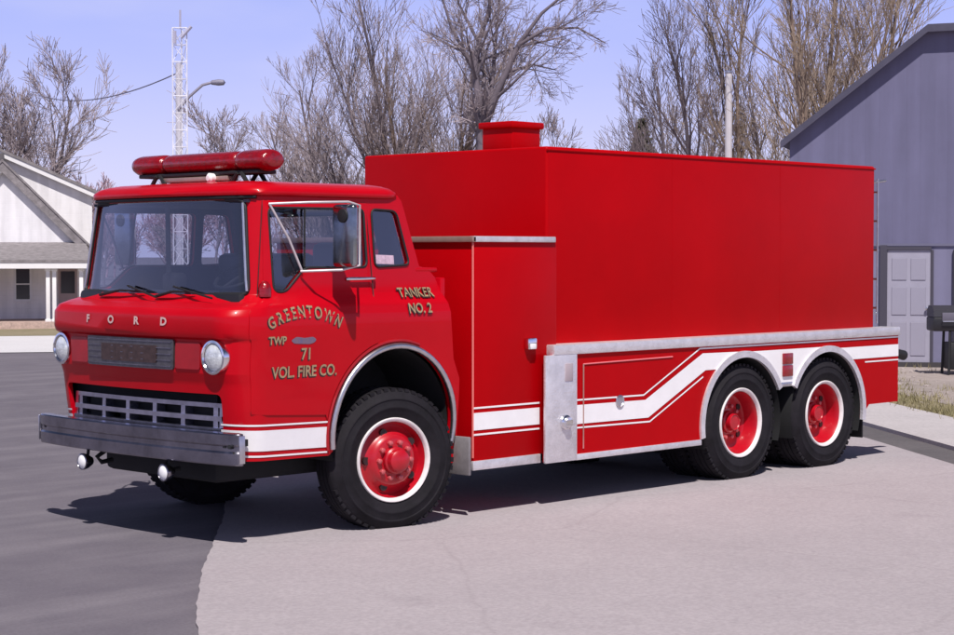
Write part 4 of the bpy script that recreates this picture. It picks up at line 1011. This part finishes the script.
# far-off wood beyond the houses: one hazy mass
wd, cr = Wood(), Wood(); q = random.Random(404)
for k in range(46):
    d, l = q.uniform(120, 190), 0; l = d*q.uniform(-.27, .30); p = fr(d, l); h = q.uniform(6.2, 8.8)*d/140
    for st in range(2): grow(q, wd, cr, Vector((p[0]+q.uniform(-.6, .6), p[1]+q.uniform(-.6, .6), -.5)), Vector((q.gauss(0, .12), q.gauss(0, .12), 1)).normalized(), h*.8, .12, 3, dict(wob=.1, up=.1, rmin=.022, lv=3, kids=(11, 6, 5), ang=(20, 50), t0=.15, lf=(.3, .55)))
wd.v += [v for v in cr.v]; nb = len(wd.v)-len(cr.v); wd.f += [tuple(i+nb for i in f) for f in cr.f]
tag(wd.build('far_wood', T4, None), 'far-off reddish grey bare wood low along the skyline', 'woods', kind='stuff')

# evergreen showing its tip over the tank
ev = thing('evergreen_tree', 'small dark evergreen tip showing over the tank top, left of the right grove', 'tree', (43.7, 33.5, gz(43.7, 33.5)))
wd = Wood(); wd.tube([Vector((0, 0, 0)), Vector((0, 0, 7.1))], [.15, .02], 6); wd.build('trunk', B2, ev)
q = random.Random(5); W2_ = Wood()
for k in range(9000):
    z = 1.2 + 6.1*q.random()**.8; rad = max(.05, (7.5-z)*.36)*(.55+.45*q.random()); a = q.uniform(0, 2*PI)
    if math.sin(a*5+z*4) < -.55: continue
    c = Vector((rad*math.cos(a), rad*math.sin(a), z-.12*rad)); d = Vector((q.gauss(0, 1), q.gauss(0, 1), q.gauss(0, .6)+.2)).normalized(); e = d.orthogonal()
    b = len(W2_.v); s = q.uniform(.05, .12); W2_.v += [c-e*s*.4, c+e*s*.4, c+d*s*1.6]; W2_.f.append((b, b+1, b+2))
W2_.build('crown', mat('evergreen', (.040, .055, .022), .85, noise=(3, .4), col2=(.065, .055, .03)), ev)

# ------------------------------------------------------------------ poles and wires
def gbase(x, y): return (x, y, gz(x, y))
galv = mat('pale_galvanised', (.80, .78, .84), .5, .1, noise=(3, .2))
x, y = 20.73, 31.34
lm = thing('lattice_mast', 'pale three-legged lattice mast rising behind the light bar', 'mast', gbase(x, y), RZ)
H = 8.5; legs = [(.20, -.12), (-.20, -.12), (0, .23)]
for lx, ly in legs: MB().tube([(lx, ly, 0), (lx, ly, H)], 0.018, 6).build('leg', galv, lm)
mb = MB(); n = 18
for i in range(n):
    z0, z1 = H*i/n, H*(i+1)/n
    for j in range(3):
        a, b = legs[j], legs[(j+1) % 3]
        if i % 2: a, b = b, a
        mb.tube([(*a, z0), (*b, z1)], .009, 5, cap=False); mb.tube([(*a, z1), (*b, z1)], .009, 5, cap=False)
mb.build('bracing', galv, lm)
mb = MB(); mb.tube([(.0, 0, H), (.0, 0, H+.5)], .03, 6); mb.tube([(.05, -.2, H-.3), (.34, -.2, H+.02)], .05, 6); mb.tube([(-.12, -.2, H-.45), (-.12, -.2, H-.1)], .05, 6); mb.build('antenna', mat('antenna', (.42, .40, .52), .5), lm)

sp_ = thing('street_lamp', 'grey street lamp with curved arm reaching right from beside the lattice mast', 'street lamp', gbase(24.33, 36.24), RZ)
mb = MB(); mb.tube([(0, 0, 0), (0, 0, 8.2)], [.13, .09], 10); mb.build('pole', mat('grey_pole', (.55, .53, .60), .6, noise=(3, .1)), sp_)
armm = mat('lamp_arm', (.30, .28, .36), .5, .3)
zb = -gz(24.33, 36.24)
mb = MB(); mb.tube([(0, -.1, 6.45+zb), (.35, -.1, 6.85+zb), (.75, -.1, 7.20+zb), (1.0, -.1, 7.27+zb), (1.15, -.1, 7.28+zb)], .045, 8); mb.build('arm', armm, sp_, sharp=60)
mb = MB(); mb.lathe([(0, -.25), (.07, -.22), (.10, 0), (.085, .16), (0, .22)], 14, 'X', (1.25, -.1, 7.28+zb)); mb.build('lamp_head', mat('lamp_head', (.20, .19, .26), .5), sp_)
# wire from the pole to the far left
mb = MB(); a, b = Vector((24.25, 36.30, 7.55)), Vector((39.0, 67.0, 9.6)); pts = []
for i in range(17):
    t = i/16; p = a.lerp(b, t); p.z -= .5*4*t*(1-t); pts.append(p)
mb.tube(pts, .022, 5)
tag(mb.build('power_line', mat('wire', (.14, .13, .20), .6), None), 'dark overhead wire running left from the lamp pole to the tree', 'wire')

wp = thing('utility_pole', 'slim white pole standing among the bare trees over the tank', 'pole', gbase(34.61, 22.78), RZ)
mb = MB(); mb.tube([(0, 0, 0), (0, 0, 7.4-gz(34.6, 22.8))], [.13, .10], 10); mb.build('shaft', mat('white_pole', (.62, .58, .62), .6, noise=(2, .12)), wp)
mb = MB(); mb.lathe([(.12, 0), (.12, .05), (0, .09)], 12, 'Z', (0, 0, 7.4-gz(34.6, 22.8))); mb.build('pole_cap', M['steel'], wp)
